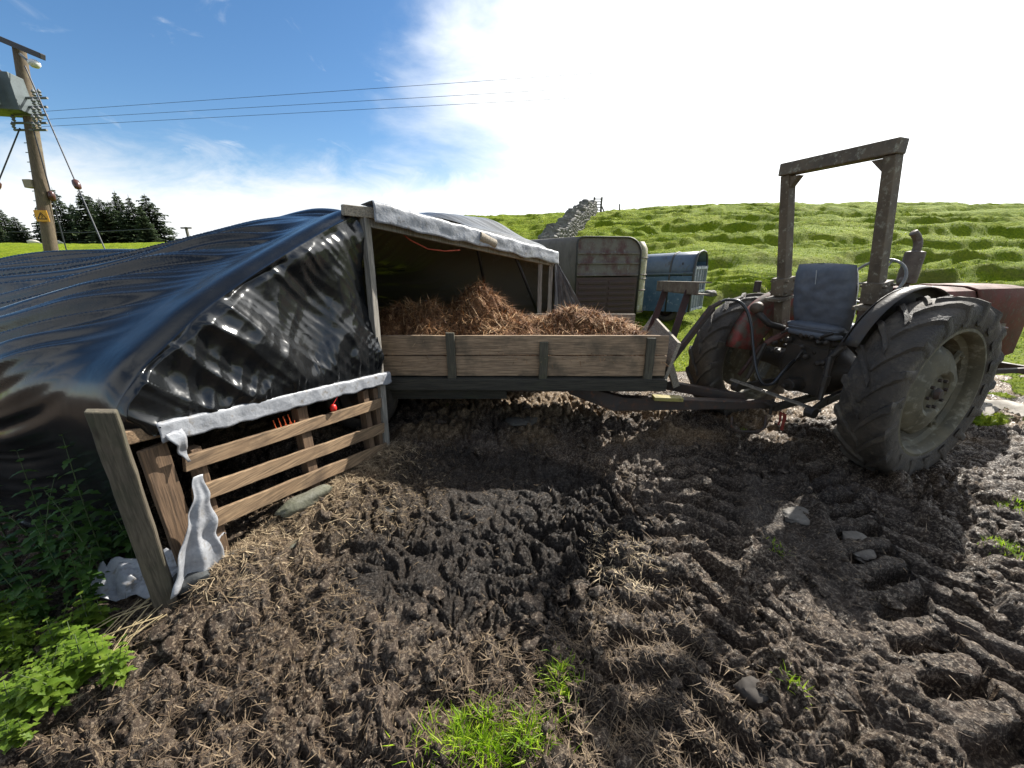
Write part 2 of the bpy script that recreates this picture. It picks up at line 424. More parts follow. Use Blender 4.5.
def mat_ground():
    t = NT('mud_and_turf'); obj = t.tc.outputs['Object']
    n1 = t.noise(obj, 2.2, 8, .65); n2 = t.noise(obj, 14, 8, .7); n3 = t.noise(obj, 70, 6, .7); n4 = t.noise(obj, 210, 3, .6)
    # damp dark muck with paler fibrous bits, brightened to paint in highlights and glints
    c = t.mix(t.ramp(n2, [(.35, 0.), (.65, 1.)]), (.013, .0085, .006), (.070, .047, .031))
    c = t.mix(t.math('MULTIPLY', t.ramp(n3, [(.5, 0.), (.72, 1.)]), .75), c, (.50, .385, .26))
    c = t.mix(t.math('MULTIPLY', t.ramp(n1, [(.45, 0.), (.62, 1.)]), .35), c, (.13, .105, .085))
    c = t.mix(t.math('MULTIPLY', t.attr('wet_shadow'), .85), c, t.mix(t.ramp(n3, [(.4, 0.), (.7, 1.)]), (.008, .006, .0045), (.020, .0145, .0105)))  # damp soil tone with the trailer's shadow put into the colour
    du = t.attr('dust')
    c = t.mix(t.math('MULTIPLY', du, .75), c, t.mix(t.ramp(n3, [(.35, 0.), (.62, 1.)]), (.05, .028, .014), (.38, .26, .14)))
    g = t.attr('grass'); sepx = t.n('ShaderNodeSeparateXYZ'); t.l(obj, sepx.inputs[0]); nearf = t.ramp(t.math('MULTIPLY', sepx.outputs[1], .04), [(.40, 1.), (.62, .15)])
    gc = t.mix(t.ramp(n1, [(.3, 0.), (.7, 1.)]), (.18, .235, .007), (.30, .34, .012))
    gc = t.mix(t.ramp(n2, [(.35, 0.), (.7, 1.)]), gc, (.06, .115, .006))
    n5 = t.noise(obj, .55, 6, .65)
    gc = t.mix(t.math('MULTIPLY', t.ramp(n5, [(.5, 0.), (.7, 1.)]), .5), gc, (.30, .33, .025))
    rs_ = t.attr('riser')
    rr = t.math('MULTIPLY', rs_, t.ramp(n5, [(.44, 0.), (.56, 1.)]))
    gc = t.mix(t.math('MULTIPLY', t.math('MULTIPLY', rr, .85), nearf), gc, (.10, .075, .042))
    f = t.ramp(t.math('ADD', g, t.math('MULTIPLY', t.math('SUBTRACT', n2, .5), .9)), [(.42, 0.), (.58, 1.)])
    c = t.mix(f, c, gc)
    h = t.math('ADD', t.math('MULTIPLY', n2, .6), t.math('ADD', t.math('MULTIPLY', n3, .45), t.math('MULTIPLY', n4, .2)))
    ro = t.mix(f, t.ramp(n3, [(.42, .75), (.62, .33)]), (.9, .9, .9))
    sp = t.mix(f, t.mix(t.ramp(n3, [(.5, 0.), (.6, 1.)]), (.22, .22, .22), (.45, .45, .45)), (.10, .10, .10))
    nb = t.noise(obj, 2.6, 7, .7); b1 = t.bump(t.math('MULTIPLY', nb, f), .8, .25)
    return t.set(c, ro, 0, t.bump(h, 1.0, .028, b1), sp)
MG = mat_ground()
cols = lambda a, b: {'grass': GG[a:b].ravel(), 'riser': riser[a:b].ravel(), 'dust': dust[a:b].ravel(), 'wet_shadow': wet_shadow[a:b].ravel()}
# centre cap closes the sheet under the camera
Vg = np.concatenate([V[:(split + 1) * na], [[0, 0, GZ[0].mean()]]]); cc_ = cols(0, split + 1); cc_ = {k: np.append(v, 0) for k, v in cc_.items()}
Fg = F[:split].reshape(-1, 4)
ground = npmesh('ground', Vg, Fg, MG, cc_, smooth=True); tag(ground, kind='structure')
Fh = F[split:].reshape(-1, 4) - split * na
hill = npmesh('hill', V[split * na:], Fh, MG, cols(split, nr), smooth=True); tag(hill, kind='structure')

# ---------------------------------------------------------------- loose clods
ico = bpy.data.meshes.new('ico'); bm_ = __import__('bmesh').new(); __import__('bmesh').ops.create_icosphere(bm_, subdivisions=2, radius=1); bm_.to_mesh(ico); bm_.free()
iv = np.array([v.co[:] for v in ico.vertices]); if_ = np.array([p.vertices[:] for p in ico.polygons])
rc = np.random.RandomState(77); n = 3600
r_ = .55 + 4.2 * rc.rand(n) ** 1.4; a_ = np.radians(-58 + 116 * rc.rand(n)); cx_ = r_ * np.sin(a_); cy_ = r_ * np.cos(a_)
k_ = (grassmask(cx_, cy_) < .4) & (rc.rand(n) < .25 + sstep(-.1, .4, perlin(cx_ * 1.7, cy_ * 1.7, 131))) & ~((cx_ < -1.0) & (cy_ > .9) & (cx_ * .945 - cy_ * .326 < -1.9)) & (np.hypot((cx_ + .15) / .95, (cy_ - 2.2) / .75) > .95)
cx_, cy_ = cx_[k_], cy_[k_]; n = len(cx_); cz_ = ground_z(cx_, cy_)[0]
sz = .008 + .034 * rc.rand(n) ** 3; sc_ = sz[:, None] * rc.uniform(.6, 1.3, (n, 3)); sc_[:, 2] *= .58
P_ = iv[None] * sc_[:, None]; rot_ = rc.rand(n) * 2 * PI; c_, s_ = np.cos(rot_)[:, None], np.sin(rot_)[:, None]
P_ = np.stack([P_[..., 0] * c_ - P_[..., 1] * s_, P_[..., 0] * s_ + P_[..., 1] * c_, P_[..., 2]], -1)
seed_ = (np.arange(n) * 3.7)[:, None]
P_ *= (1 + .8 * perlin(iv[None, :, 0] * 1.7 + seed_, iv[None, :, 1] * 1.7 + iv[None, :, 2] * 1.3 + seed_ * .3, 140) + .25 * perlin(iv[None, :, 0] * 4 + seed_, iv[None, :, 1] * 4 + iv[None, :, 2] * 3, 141))[..., None]
P_ += np.stack([cx_, cy_, cz_ + sz * .15], -1)[:, None]
o = npmesh('mud_clods', P_.reshape(-1, 3), (if_[None] + (np.arange(n) * len(iv))[:, None, None]).reshape(-1, 3), MG, smooth=True)
tag(o, 'loose crumbs and clods of dark mud strewn over the churned yard', 'mud clods', kind='stuff')

# ---------------------------------------------------------------- scattered strips (straw, grass blades)
def strips(px, py, pz, ln, wd, yaw, pitch, bend, name, mat, rnd, parent=None, world=False, taper=True, kind=None):
    n = len(px); d = np.stack([np.cos(yaw) * np.cos(pitch), np.sin(yaw) * np.cos(pitch), np.sin(pitch)], -1)
    side = np.stack([-np.sin(yaw), np.cos(yaw), np.zeros(n)], -1)
    side = side + .6 * (np.random.rand(n, 1) - .5) * np.array([0, 0, 1.0])
    P = np.stack([px, py, pz], -1); up = np.cross(side, d)
    pts = []
    for t, w in ((0, 1), (.5, .85), (1, .12 if taper else .8)):
        c = P + d * (ln * t)[:, None] + bend[:, None] * (t * t) * ln[:, None]* np.stack([np.cos(yaw), np.sin(yaw), -np.ones(n) * .9], -1)
        pts += [c - side * (wd * w / 2)[:, None], c + side * (wd * w / 2)[:, None]]
    V = np.stack(pts, 1).reshape(-1, 3); b = np.arange(n)[:, None] * 6
    F = np.concatenate([b + np.array([[0, 1, 3, 2]]), b + np.array([[2, 3, 5, 4]])])
    o = npmesh(name, V, F, mat, {'rnd': np.repeat(rnd, 6)}, parent=parent, world=world)
    if kind: o['kind'] = kind
    return o
def mat_strip(name, stops, rough=.7, trans=0):
    t = NT(name); c = t.ramp(t.attr('rnd'), stops); t.set(c, rough, 0, None, .3)
    if trans:
        tr = t.n('ShaderNodeBsdfTranslucent'); t.l(c, tr.inputs[0]); ms = t.n('ShaderNodeMixShader'); ms.inputs[0].default_value = trans
        t.l(t.b.outputs[0], ms.inputs[1]); t.l(tr.outputs[0], ms.inputs[2]); t.l(ms.outputs[0], t.out.inputs[0])
    return t.m
M_STRAW = mat_strip('straw', [(0, (.03, .019, .012)), (.35, (.09, .06, .036)), (.7, (.26, .19, .115)), (1, (.58, .46, .29))])
M_MUCK = mat_strip('mucky_straw', [(0, (.05, .02, .009)), (.35, (.20, .085, .032)), (.7, (.48, .27, .12)), (1, (.80, .58, .34))])
M_BLADE = mat_strip('grass_blade', [(0, (.045, .085, .004)), (.5, (.17, .235, .008)), (1, (.36, .41, .025))], .55, .5)
M_FRESH = mat_strip('fresh_grass_blade', [(0, (.12, .24, .008)), (.5, (.28, .46, .015)), (1, (.50, .62, .05))], .5, .55)
rng = np.random.RandomState(5); np.random.seed(6)
N = 130000
r = .5 + 5.3 * rng.rand(N) ** 1.5; a = np.radians(-62 + 126 * rng.rand(N)); x = r * np.sin(a); y = r * np.cos(a)
den = .30 + .7 * sstep(-.1, .45, perlin(x * 1.4, y * 1.4, 101) + .25)
den *= np.where(x > .9, .13, 1.0); den *= np.where((np.hypot((x + .15) / .98, (y - 2.15) / .85) < 1), .10, 1)
den = np.maximum(den, sstep(.7, .2, np.hypot(x + 1.0, (y - 2.4) / 1.1)) * 1.0)
den = np.maximum(den, .8 * sstep(3.0, 3.5, y) * (x < 2.5))
den = np.where(np.hypot(x - .62, y - 1.72) < .22, 1, den)
k = (rng.rand(N) < den) & (grassmask(x, y) < .4); x = x[k]; y = y[k]; n = len(x); z = ground_z(x, y)[0]
clump = np.clip(perlin(x * 3, y * 3, 103) * .5 + .5, 0, 1)
spot = np.hypot(x - .62, y - 1.72) < .22
strips(x, y, z + .002, rng.uniform(.015, .05, n) * (1 + (rng.rand(n) < .04) * 1.6), rng.uniform(.0014, .0040, n), rng.rand(n) * 2 * PI, rng.uniform(-.25, .55, n), rng.uniform(-.3, .4, n), 'straw_litter', M_STRAW,
       np.clip(rng.rand(n) * .55 + clump * .25 + spot * .35 + (np.hypot(x + 1.0, (y - 2.4) / 1.1) < .55) * .2, 0, 1))
tag(bpy.data.objects['straw_litter'], 'loose short straw trodden into the dark mud of the yard', 'straw', kind='stuff')
n = 6500; aa_ = rng.uniform(-.75, .95, n); pp_ = np.abs(rng.normal(0, .17, n)) + .0
x = -1.40 + aa_ * .326 + pp_ * .945; y = 2.2 + aa_ * .945 - pp_ * .326; z = ground_z(x, y)[0]
o = strips(x, y, z + rng.uniform(0, .012, n), rng.uniform(.02, .075, n), rng.uniform(.002, .0045, n), rng.rand(n) * 2 * PI, rng.uniform(-.2, .5, n), rng.uniform(-.3, .4, n), 'pallet_straw', M_STRAW, .35 + rng.rand(n) * .6)
tag(o, 'pale tan straw spilled along the foot of the slatted pallet', 'straw', kind='stuff')
# long pale stalks by the foot of the post
def blades(cx, cy, rad, n, h, name, lab):
    x = cx + rng.normal(0, rad[0], n); y = cy + rng.normal(0, rad[1], n)
    z = ground_z(x, y)[0]
    o = strips(x, y, z - .01, rng.uniform(.5, 1.1, n) * h, rng.uniform(.0025, .005, n), rng.rand(n) * 2 * PI, rng.uniform(.7, 1.5, n), rng.uniform(-.05, .5, n), name, M_FRESH, rng.rand(n))
    tag(o, lab, 'grass', kind='stuff')
gx, gy = onground(490, 745)
x_, y_ = onground(560, 690)
blades(gx, gy, (.10, .045), 2000, .07, 'grass_patch', 'bright green grass growing through the mud nearest the viewer')
blades(x_, y_, (.03, .045), 320, .06, 'grass_patch', 'small bright grass tuft in the mud behind the nearest grass')
for u, v, q, lb in ((1018, 515, 300, 'green grass tuft at the right edge of the mud, nearest the big tyre'), (1008, 553, 300, 'green grass tuft in the wheel track at the right edge'), (790, 690, 60, 'thin little grass sprig in the rutted mud'), (775, 552, 60, 'sparse yellow-green sprig in the mud below the flat stone'), (742, 428, 30, 'few grass blades in the shade beneath the drawbar')):
    x_, y_ = onground(u, v); blades(x_, y_, (.05, .04) if q > 100 else (.02, .03), q, .05, 'grass_patch', lb)
# turf on the near slope
N = 110000
r = 4.3 + 26 * rng.rand(N) ** 1.7; a = np.radians(-20 + 80 * rng.rand(N)); x = r * np.sin(a); y = r * np.cos(a)
k = grassmask(x, y) > .5; x = x[k]; y = y[k]; n = len(x); z = ground_z(x, y)[0]; rr = np.hypot(x, y)
o = strips(x, y, z - .01, rng.uniform(.02, .05, n) * (1 + rr / 60), rng.uniform(.004, .008, n) * (1 + rr / 7), rng.rand(n) * 2 * PI, rng.uniform(.6, 1.5, n), rng.uniform(0, .5, n), 'pasture_grass', M_BLADE, np.clip(rng.rand(n) * .55 + .45 * np.clip(perlin(x * .9, y * 1.6, 120) + .5, 0, 1), 0, 1))
tag(o, 'short sunlit pasture grass at the foot of the hillside', 'grass', kind='stuff')
# ---------------------------------------------------------------- shelter under black silage sheet
def mat_sheet():
    t = NT('black_silage_sheet'); obj = t.tc.outputs['Object']
    n = t.noise(t.map((1, 1, 1)), 6, 3, .5, .3); f = t.noise(obj, 60, 3, .5); d = t.noise(obj, 2.3, 7, .7)
    geo = t.n('ShaderNodeNewGeometry')
    c = t.mix(t.math('MULTIPLY', t.ramp(d, [(.5, 0.), (.75, 1.)]), .35), (.009, .010, .011), (.03, .029, .027))
    c = t.mix(geo.outputs['Backfacing'], c, (.30, .265, .21))
    ro = t.ramp(d, [(.3, .10), (.75, .34)])
    return t.set(c, ro, 0, t.bump(t.math('ADD', n, t.math('MULTIPLY', f, .06)), .5, .008), .5)
M_SHEET = mat_sheet()
def mat_crinkle():
    m = mat_sheet(); t = m.node_tree; b = [x for x in t.nodes if x.type == 'BSDF_PRINCIPLED'][0]; bp = [x for x in t.nodes if x.type == 'BUMP'][0]
    tc = [x for x in t.nodes if x.type == 'TEX_COORD'][0]; v = t.nodes.new('ShaderNodeTexVoronoi'); v.feature = 'F1'; v.inputs['Scale'].default_value = 4.5
    nz = t.nodes.new('ShaderNodeTexNoise'); nz.inputs['Scale'].default_value = 5; nz.inputs['Detail'].default_value = 3; mx = t.nodes.new('ShaderNodeMix'); mx.data_type = 'RGBA'; mx.inputs[0].default_value = .22
    t.links.new(tc.outputs['Object'], nz.inputs['Vector']); t.links.new(tc.outputs['Object'], mx.inputs[6]); t.links.new(nz.outputs[1], mx.inputs[7]); t.links.new(mx.outputs[2], v.inputs['Vector'])
    b2 = t.nodes.new('ShaderNodeBump'); b2.inputs['Strength'].default_value = .55; b2.inputs['Distance'].default_value = .02; t.links.new(v.outputs['Distance'], b2.inputs['Height']); t.links.new(bp.outputs[0], b2.inputs['Normal']); t.links.new(b2.outputs[0], b.inputs['Normal'])
    return m
M_CRINK = mat_crinkle()
M_SILVER = worn('white_plastic', (.38, .39, .41), (.26, .27, .29), 5, (.3, .5), c3=(.17, .14, .10), t3=.60, bump=.5, bd=.006)
M_W0 = wood('weathered_board', (.24, .185, .12), (.13, .10, .07), 0, (.05, .052, .03), .58)
M_WP = wood('pallet_timber', (.36, .245, .14), (.17, .105, .058), 0, (.055, .035, .022), .50)
M_WZ = wood('old_post_timber', (.15, .125, .085), (.07, .056, .04), 2, (.045, .05, .026), .48)
M_WZ2 = wood('red_brown_timber', (.20, .125, .07), (.12, .075, .045), 2, (.05, .035, .022), .6)
M_WG = wood('grey_timber', (.36, .33, .28), (.22, .20, .165), 2, (.10, .095, .08), .62)
M_WGX = wood('pale_end_timber', (.42, .36, .27), (.26, .215, .155), 1, (.12, .10, .07), .6)
M_DARKW = wood('dark_wet_timber', (.065, .058, .04), (.035, .032, .024), 0, (.045, .055, .022), .6)

shelter = thing('sheeted_shelter', 'low timber shelter draped in shiny black silage sheet, open on its right', 'shelter', (-1.6, 2.2, 0))
E_ = np.array([(-1.84, 1.66, 0.0), (-1.80, 1.60, .45), (-1.72, 1.51, .85), (-1.66, 1.49, 1.03), (-1.60, 1.55, 1.17), (-1.50, 1.885, 1.41), (-1.40, 2.14, 1.56), (-1.31, 2.43, 1.70), (-1.20, 2.73, 1.845), (-1.10, 3.02, 1.96),
               (-.55, 3.66, 1.885), (0, 4.3, 1.775), (.30, 4.66, 1.69), (.49, 4.90, 1.63), (.68, 5.02, 1.34), (.88, 5.16, 1.02), (1.1, 5.3, .6), (1.28, 5.42, .05)])
DIR = np.array([(-.95, .31)] * 10 + [(-.92, .40), (-.88, .47), (-.86, .51), (-.85, .53), (-.85, .53), (-.85, .53), (-.85, .53), (-.85, .53)])
BUMP = np.array([0] * 7 + [0, 0, .05, .27, .44, .52, .57, .36, .14, .04, 0])
def resample(A, n):
    L = np.concatenate([[0], np.cumsum(np.linalg.norm(np.diff(E_, axis=0), axis=1))]); q = np.linspace(0, L[-1], n)
    return np.stack([np.interp(q, L, A[:, i]) for i in range(A.shape[1])], -1), q / L[-1], q
nq = 620; ns = 460
Eq, qq, ql = resample(E_, nq); Dq = resample(DIR, nq)[0]; Bq = resample(BUMP[:, None], nq)[0][:, 0]
ker = np.ones(17) / 17
def smooth1(v):
    p = np.pad(v, (8, 8), 'edge'); return np.convolve(p, ker, 'valid')
Eq = np.stack([smooth1(Eq[:, i]) for i in range(3)], -1); Bq = smooth1(smooth1(Bq))
s = np.linspace(0, 1, ns) ** 1.15 * 8.5
S, Q = np.meshgrid(s, ql, indexing='ij'); Lq = ql[-1]
P = Eq[None] + np.concatenate([Dq, np.zeros((nq, 1))], 1)[None] * S[..., None]
zsc = 1 - .036 * np.minimum(S, 9)
hoop = np.exp(-((S - 1.0) / .75) ** 2)
top = sstep(1.0, 1.9, Eq[:, 2])[None]
P[..., 2] = P[..., 2] * zsc + Bq[None] * hoop - top * .09 * sstep(0, .6, S) + top * .07 * np.sin(S * 2.3) * sstep(0, 1, S) * .5
# sag and folds that run down from the front ridge towards the left eave
w = Q + .42 * S
wob = perlin(S * .4, Q * .6, 201) * .25
sab = lambda p, e=.05: np.sqrt(p * p + e * e)
f1 = 1 - sab(perlin((w + wob) * 3.1, S * .2, 202), .2) * 2
f2 = 1 - sab(perlin((w + wob) * 8.5, S * .22, 203), .13) * 2
f3 = perlin((w + wob) * 17, S * .5, 204)
wx_ = Q - Lq * .62
gate = sstep(.25, .9, S)
onroof = sstep(1.0, 1.3, Q)                          # the lower skirt hangs smoother
rightroof = sstep(3.3, 3.7, Q)
f4 = perlin(Q * 11 + .6 * perlin(Q * 2, S * 2, 206), S * .6, 205)
D = gate * (.12 * f1 + .065 * f2 * sstep(6.5, 3.0, S) + .010 * f3) * sstep(3.9, 3.2, Q) * (1 - .8 * np.exp(-((Q - 3.05) / .32) ** 2)) * (.35 + .65 * onroof) * (1 - .65 * rightroof) + rightroof * .012 * f4 * (sstep(0, .25, S))
D += (1 - onroof) * .03 * perlin(S * 2.2 + Q, Q * .7, 207) * gate
dS = np.gradient(P, axis=0); dQ = np.gradient(P, axis=1); Nn = np.cross(dQ, dS); Nn /= np.linalg.norm(Nn, axis=2, keepdims=True) + 1e-9
sg = -1 if Nn[60, 280, 2] < 0 else 1
P = P + Nn * sg * D[..., None]
edge_drop = lambda z: .05 * sstep(.9, 1.15, z)
P[..., 2] -= edge_drop(Eq[:, 2])[None] * sstep(1.9, 1.8, Eq[:, 2] * (Eq[:, 1] > 3.1))[None] * np.exp(-(S / .06) ** 2)
P[..., 2] = np.maximum(P[..., 2], -.05)
ii = np.arange(ns - 1)[:, None] * nq; jj = np.arange(nq - 1)[None]
Fq = np.stack([ii + jj, ii + jj + 1, ii + nq + jj + 1, ii + nq + jj], -1).reshape(-1, 4)
if sg < 0: Fq = Fq[:, ::-1]
npmesh('roof_sheet', P.reshape(-1, 3), Fq, M_SHEET, smooth=True, parent=shelter, world=True)
# closing sheet at the far end
mb = MB(); R_ = P[-1]; mb.grid(np.stack([R_, R_ * np.array([1, 1, 0]) + np.array([0, 0, -.05])])); mb.build('end_sheet', M_SHEET, shelter, world=True)
# hanging side sheet over the pallet: from the roof edge to the rail
n1_, n2_ = 200, 130
Lc = np.concatenate([[0], np.cumsum(np.linalg.norm(np.diff(E_[2:10], axis=0), axis=1))])
qs = np.linspace(0, 1, n1_)
topc = np.stack([np.interp(qs * Lc[-1], Lc, E_[2:10, i]) for i in range(3)], -1)
topc = np.stack([smooth1(topc[:, i]) for i in range(3)], -1)
rail0, rail1 = np.array((-1.615, 1.50, .865)), np.array((-1.085, 3.04, .66))
topc[:, 2] -= edge_drop(topc[:, 2])
tt = np.clip((topc[:, 1] - 1.45) / (3.02 - 1.45), 0, 1)
bot = rail0 + (rail1 - rail0) * tt[:, None]
kk = np.linspace(0, 1, n2_)
PP = topc[:, None] * (1 - kk)[None, :, None] + bot[:, None] * kk[None, :, None]
al = PP[..., 1]; hh = PP[..., 2]
KK = np.broadcast_to(kk[None], al.shape)
lowleft = sstep(2.3, 1.5, al)
fan = (al - 1.3) / (.35 + 1.0 * np.maximum(hh - .45, .05))        # folds fan out from the low left corner
c_ = al * .75 + hh * .65; e_ = al * .65 - hh * .75; gl = sstep(2.75, 1.9, al + .25 * (hh - 1))
c2_ = al * .95 - hh * .30; e2_ = al * .3 + hh * .95
d1 = perlin(al * 1.7 + hh * .8, hh * 1.0, 211) * .10 + gl * (.5 - np.abs(perlin(c_ * 4.2, e_ * .7, 217)) * 1.9) * .042 + (1 - gl) * (.5 - np.abs(perlin(c2_ * 2.7, e2_ * .8, 218)) * 1.9) * .05 + (.5 - np.abs(perlin(c_ * 12, e_ * 1.6, 219)) * 1.9) * .007
d2 = (1 - np.abs(perlin(fan * 6.5 + .3 * perlin(al * 3, hh * 3, 214), hh * .8, 213)) * 2.2) * .014 * sstep(.95, .55, KK * 0 + (hh - .6)) * (.35 + .65 * sstep(2.7, 1.9, al))
d3 = (np.abs(perlin(al * 22, hh * 2.0, 215))) * .022 * sstep(.55, 1, KK)
d4 = perlin(al * 9, hh * 7, 216) * .005
dd_ = (d1 + d2 + d3 + d4) * sstep(0, .05, KK) * (1 - .9 * sstep(.80, .98, KK)) + .03 * sstep(0, .10, KK)
nrm = np.array((.945, -.326, 0.0))
PP = PP + nrm * dd_[..., None]
ii = np.arange(n1_ - 1)[:, None] * n2_; jj = np.arange(n2_ - 1)[None]
Fw = np.stack([ii + jj, ii + jj + 1, ii + n2_ + jj + 1, ii + n2_ + jj], -1).reshape(-1, 4)
npmesh('side_sheet', PP.reshape(-1, 3), Fw, M_CRINK, smooth=True, parent=shelter, world=True)
# timber: near post, lintel, far posts, wall plates, rafters
mb = MB(); mb.beam((-1.10, 3.02, -.05), (-1.065, 3.03, 1.93), .062, .05, up=(.945, -.33, 0), jit=.002, n=10); mb.build('post', M_WG, shelter, world=True, bevel=.004)
mb = MB(); mb.beam((-1.18, 2.92, 1.925), (-1.00, 3.08, 1.915), .06, .075, jit=.003, n=3); mb.build('lintel_end', M_WGX, shelter, world=True, bevel=.005)
mb = MB(); mb.beam((-1.07, 3.05, 1.87), (.49, 4.90, 1.56), .05, .09, jit=.002, n=10); mb.build('lintel', M_WG, shelter, world=True, bevel=.004)
for p0, p1 in (((.46, 4.86, -.1), (.47, 4.88, 1.55)), ((.33, 4.74, -.1), (.33, 4.74, 1.6))):
    mb = MB(); mb.beam(p0, p1, .05, .05, up=(1, 0, 0), jit=.002, n=6); mb.build('post', M_WG, shelter, world=True, bevel=.003)
M_BLK = flat('black_pipe', (.012, .013, .016), .5)
for a, b in (((-.35, 3.95, 1.80), (-.35, 5.9, .9)), ((.0, 4.4, 1.72), (.5, 5.7, .55))):
    mb = MB(); mb.tube([a, b], .018, 8); mb.build('brace', M_BLK, shelter, world=True, smooth=True)
mb = MB(); mb.tube([(-.32, 3.86, 1.80), (-.18, 4.02, 1.74)], [.055, .05], 12); mb.build('log_end', M_WGX, shelter, world=True, smooth=40)
mb = MB()
for i, (u, v) in enumerate([(397, 228)]): pass
pts = [at(397, 229, 3.35), at(410, 240, 3.4), at(428, 249, 3.5), at(445, 251, 3.6), at(460, 250, 3.7)]
mb.tube(pts, .006, 6); mb.build('cord', flat('orange_cord', (.45, .07, .03), .7), shelter, world=True, smooth=True)
for i in range(4):
    s_ = 1.2 + i * 1.7
    mb = MB(); a = Eq[int(nq * .22)]; b = Eq[int(nq * .5)]; o_ = np.array([-.95 * s_, .31 * s_, -.05 - .036 * s_ * 1.3])
    mb.beam(tuple(a + o_), tuple(b + o_), .05, .07); mb.build('rafter', M_WG, shelter, world=True)
# silver-white turned edge along the lintel
def crumple(P, amp, seed, k=14):
    a, b = P.shape[:2]
    U = P[..., 0] + P[..., 1]; Wd = P[..., 2]
    return P + np.stack([perlin(U * k, Wd * k, seed), perlin(U * k, Wd * k, seed + 1), perlin(U * k + 5, Wd * k, seed + 2)], -1) * amp
a0, a1 = np.array((-1.02, 3.03, 1.97)), np.array((.53, 4.90, 1.655))
tt = np.linspace(0, 1, 120)[:, None, None]; cr = np.linspace(0, 1, 14)[None, :, None]
off = np.array((.76, -.65, 0.0))
base_ = a0 * (1 - tt) + a1 * tt
ang_ = cr * 2.6
Pl = base_ + off * (np.interp(cr, [0, .3, .4, 1], [-.13, .030, .040, .044]) + .006 * perlin(tt * 14, cr * 3, 231)) + np.array((0, 0, 1.0)) * (np.interp(cr, [0, .3, .4, 1], [.01, .028, .010, -.115]) - .03 * cr * perlin(tt * 9, tt * 0, 232))
Pl = crumple(crumple(Pl, .004, 233, 6), .0022, 236, 24)
mb = MB(); mb.grid(Pl); mb.build('turned_edge', M_SILVER, shelter, world=True, smooth=True, solid=.003)

# rail with its white plastic wrap
rail = thing('fence_rail', 'pale timber rail across the top of the pallet, half wrapped in white plastic', 'rail', (-1.6, 1.5, .86))
mb = MB(); mb.beam((-1.655, 1.40, .895), (-1.075, 3.08, .665), .045, .062, jit=.003, n=14); mb.build('rail_timber', M_WP, rail, world=True, bevel=.006)
r0, r1 = np.array((-1.60, 1.56, .872)), np.array((-1.06, 3.10, .664))
tt = np.linspace(0, 1, 150)[:, None, None]; cr = np.linspace(0, 1, 16)[None, :, None]
bb = r0 * (1 - tt) + r1 * tt; ang_ = (-.6 + cr * 3.6)
w_ = 1 + .2 * perlin(tt * 11, cr * 2, 241) * .5
Pl = bb + nrm * (np.interp(cr, [0, .35, .45, 1], [-.03, .042, .050, .052]) + .003 * perlin(tt * 20, cr * 2, 242)) + np.array((0, 0, 1.0)) * (np.interp(cr, [0, .35, .45, 1], [.036, .044, .036, -.052]) - .012 * cr * perlin(tt * 13, tt * 0, 241))
Pl = crumple(crumple(Pl, .003, 243, 12), .0015, 246, 45)
mb = MB(); mb.grid(Pl); mb.build('white_wrap', M_SILVER, rail, world=True, smooth=True, solid=.002)
# dangling tongue
mb = MB(); a = np.linspace(0, 1, 14)[:, None, None]; b = np.linspace(-.5, .5, 7)[None, :, None]
cx = np.array((-1.575, 1.60, .86)); Pl = cx + nrm * (.05 + .015 * np.sin(a * 6)) + np.array((0, 0, -1.0)) * a * .17 + np.array((.326, .945, 0)) * b * (.07 - .055 * a) + np.array((.326, .945, 0)) * .03 * a
mb.grid(crumple(Pl, .008, 250, 22)); mb.build('loose_tongue', M_SILVER, rail, world=True, smooth=True, solid=.002)

# white sheet slumped at the pallet's near end
sheet = thing('plastic_sheet', 'torn white plastic sheet slumped behind the leaning post to the ground', 'plastic sheet', (-1.55, 1.5, 0))
mb = MB(); a = np.linspace(0, 1, 40)[:, None, None]; b = np.linspace(0, 1, 26)[None, :, None]
wd = .03 + .17 * a ** 1.1
ctr = np.array((-1.545, 1.63, .62)) * (1 - a) + np.array((-1.60, 1.60, .10)) * a
Pl = ctr + np.array((-.326, -.945, 0)) * (b - .25) * wd * 1.3 + nrm * (.016 * np.sin(b * 13 + a * 2) * a + .075) 
mb.grid(crumple(Pl, .016, 255, 9)); mb.build('hanging_part', M_SILVER, sheet, world=True, smooth=True, solid=.002)
mb = MB(); a = np.linspace(0, 1, 30)[:, None, None]; b = np.linspace(0, 1, 30)[None, :, None]
Pl = np.zeros((30, 30, 3)) + np.array((-2.02, 1.42, .0)) + np.array((.46, .06, 0)) * a + np.array((.03, .24, 0)) * b * (.35 + .65 * a)
Pl[..., 2] = ground_z(Pl[..., 0], Pl[..., 1])[0] + .03 + .10 * np.clip(b[..., 0], 0, 1) + .05 * np.abs(perlin(Pl[..., 0] * 9, Pl[..., 1] * 9, 260))
mb.grid(crumple(Pl, .03, 258, 6)); mb.build('slumped_part', M_SILVER, sheet, world=True, smooth=True, solid=.002)

# leaning post
post = thing('fence_post', 'tall thick grey-brown plank post at the near end of the pallet, free-standing', 'post', (-1.66, 1.42, 0))
mb = MB(); mb.beam((-1.645, 1.42, -.1), (-1.60, 1.395, 1.03), .082, .045, up=(.6, -.8, 0), jit=.0012, n=16, taper=1.03)
for i in (-4, -3, -2, -1):
    pass
mb.v[-1] = (mb.v[-1][0], mb.v[-1][1], mb.v[-1][2] + .02); mb.v[-4] = (mb.v[-4][0], mb.v[-4][1], mb.v[-4][2] + .02)
mb.build('timber', M_WZ, post, world=True, bevel=.006)
plank = thing('plank', 'short upright red-brown board between leaning post and pallet slats', 'plank', (-1.6, 1.53, 0))
mb = MB(); mb.beam((-1.60, 1.555, .0), (-1.605, 1.545, .805), .105, .028, up=(.945, -.326, 0), jit=.001, n=10); mb.build('timber', M_WZ2, plank, world=True, bevel=.004)

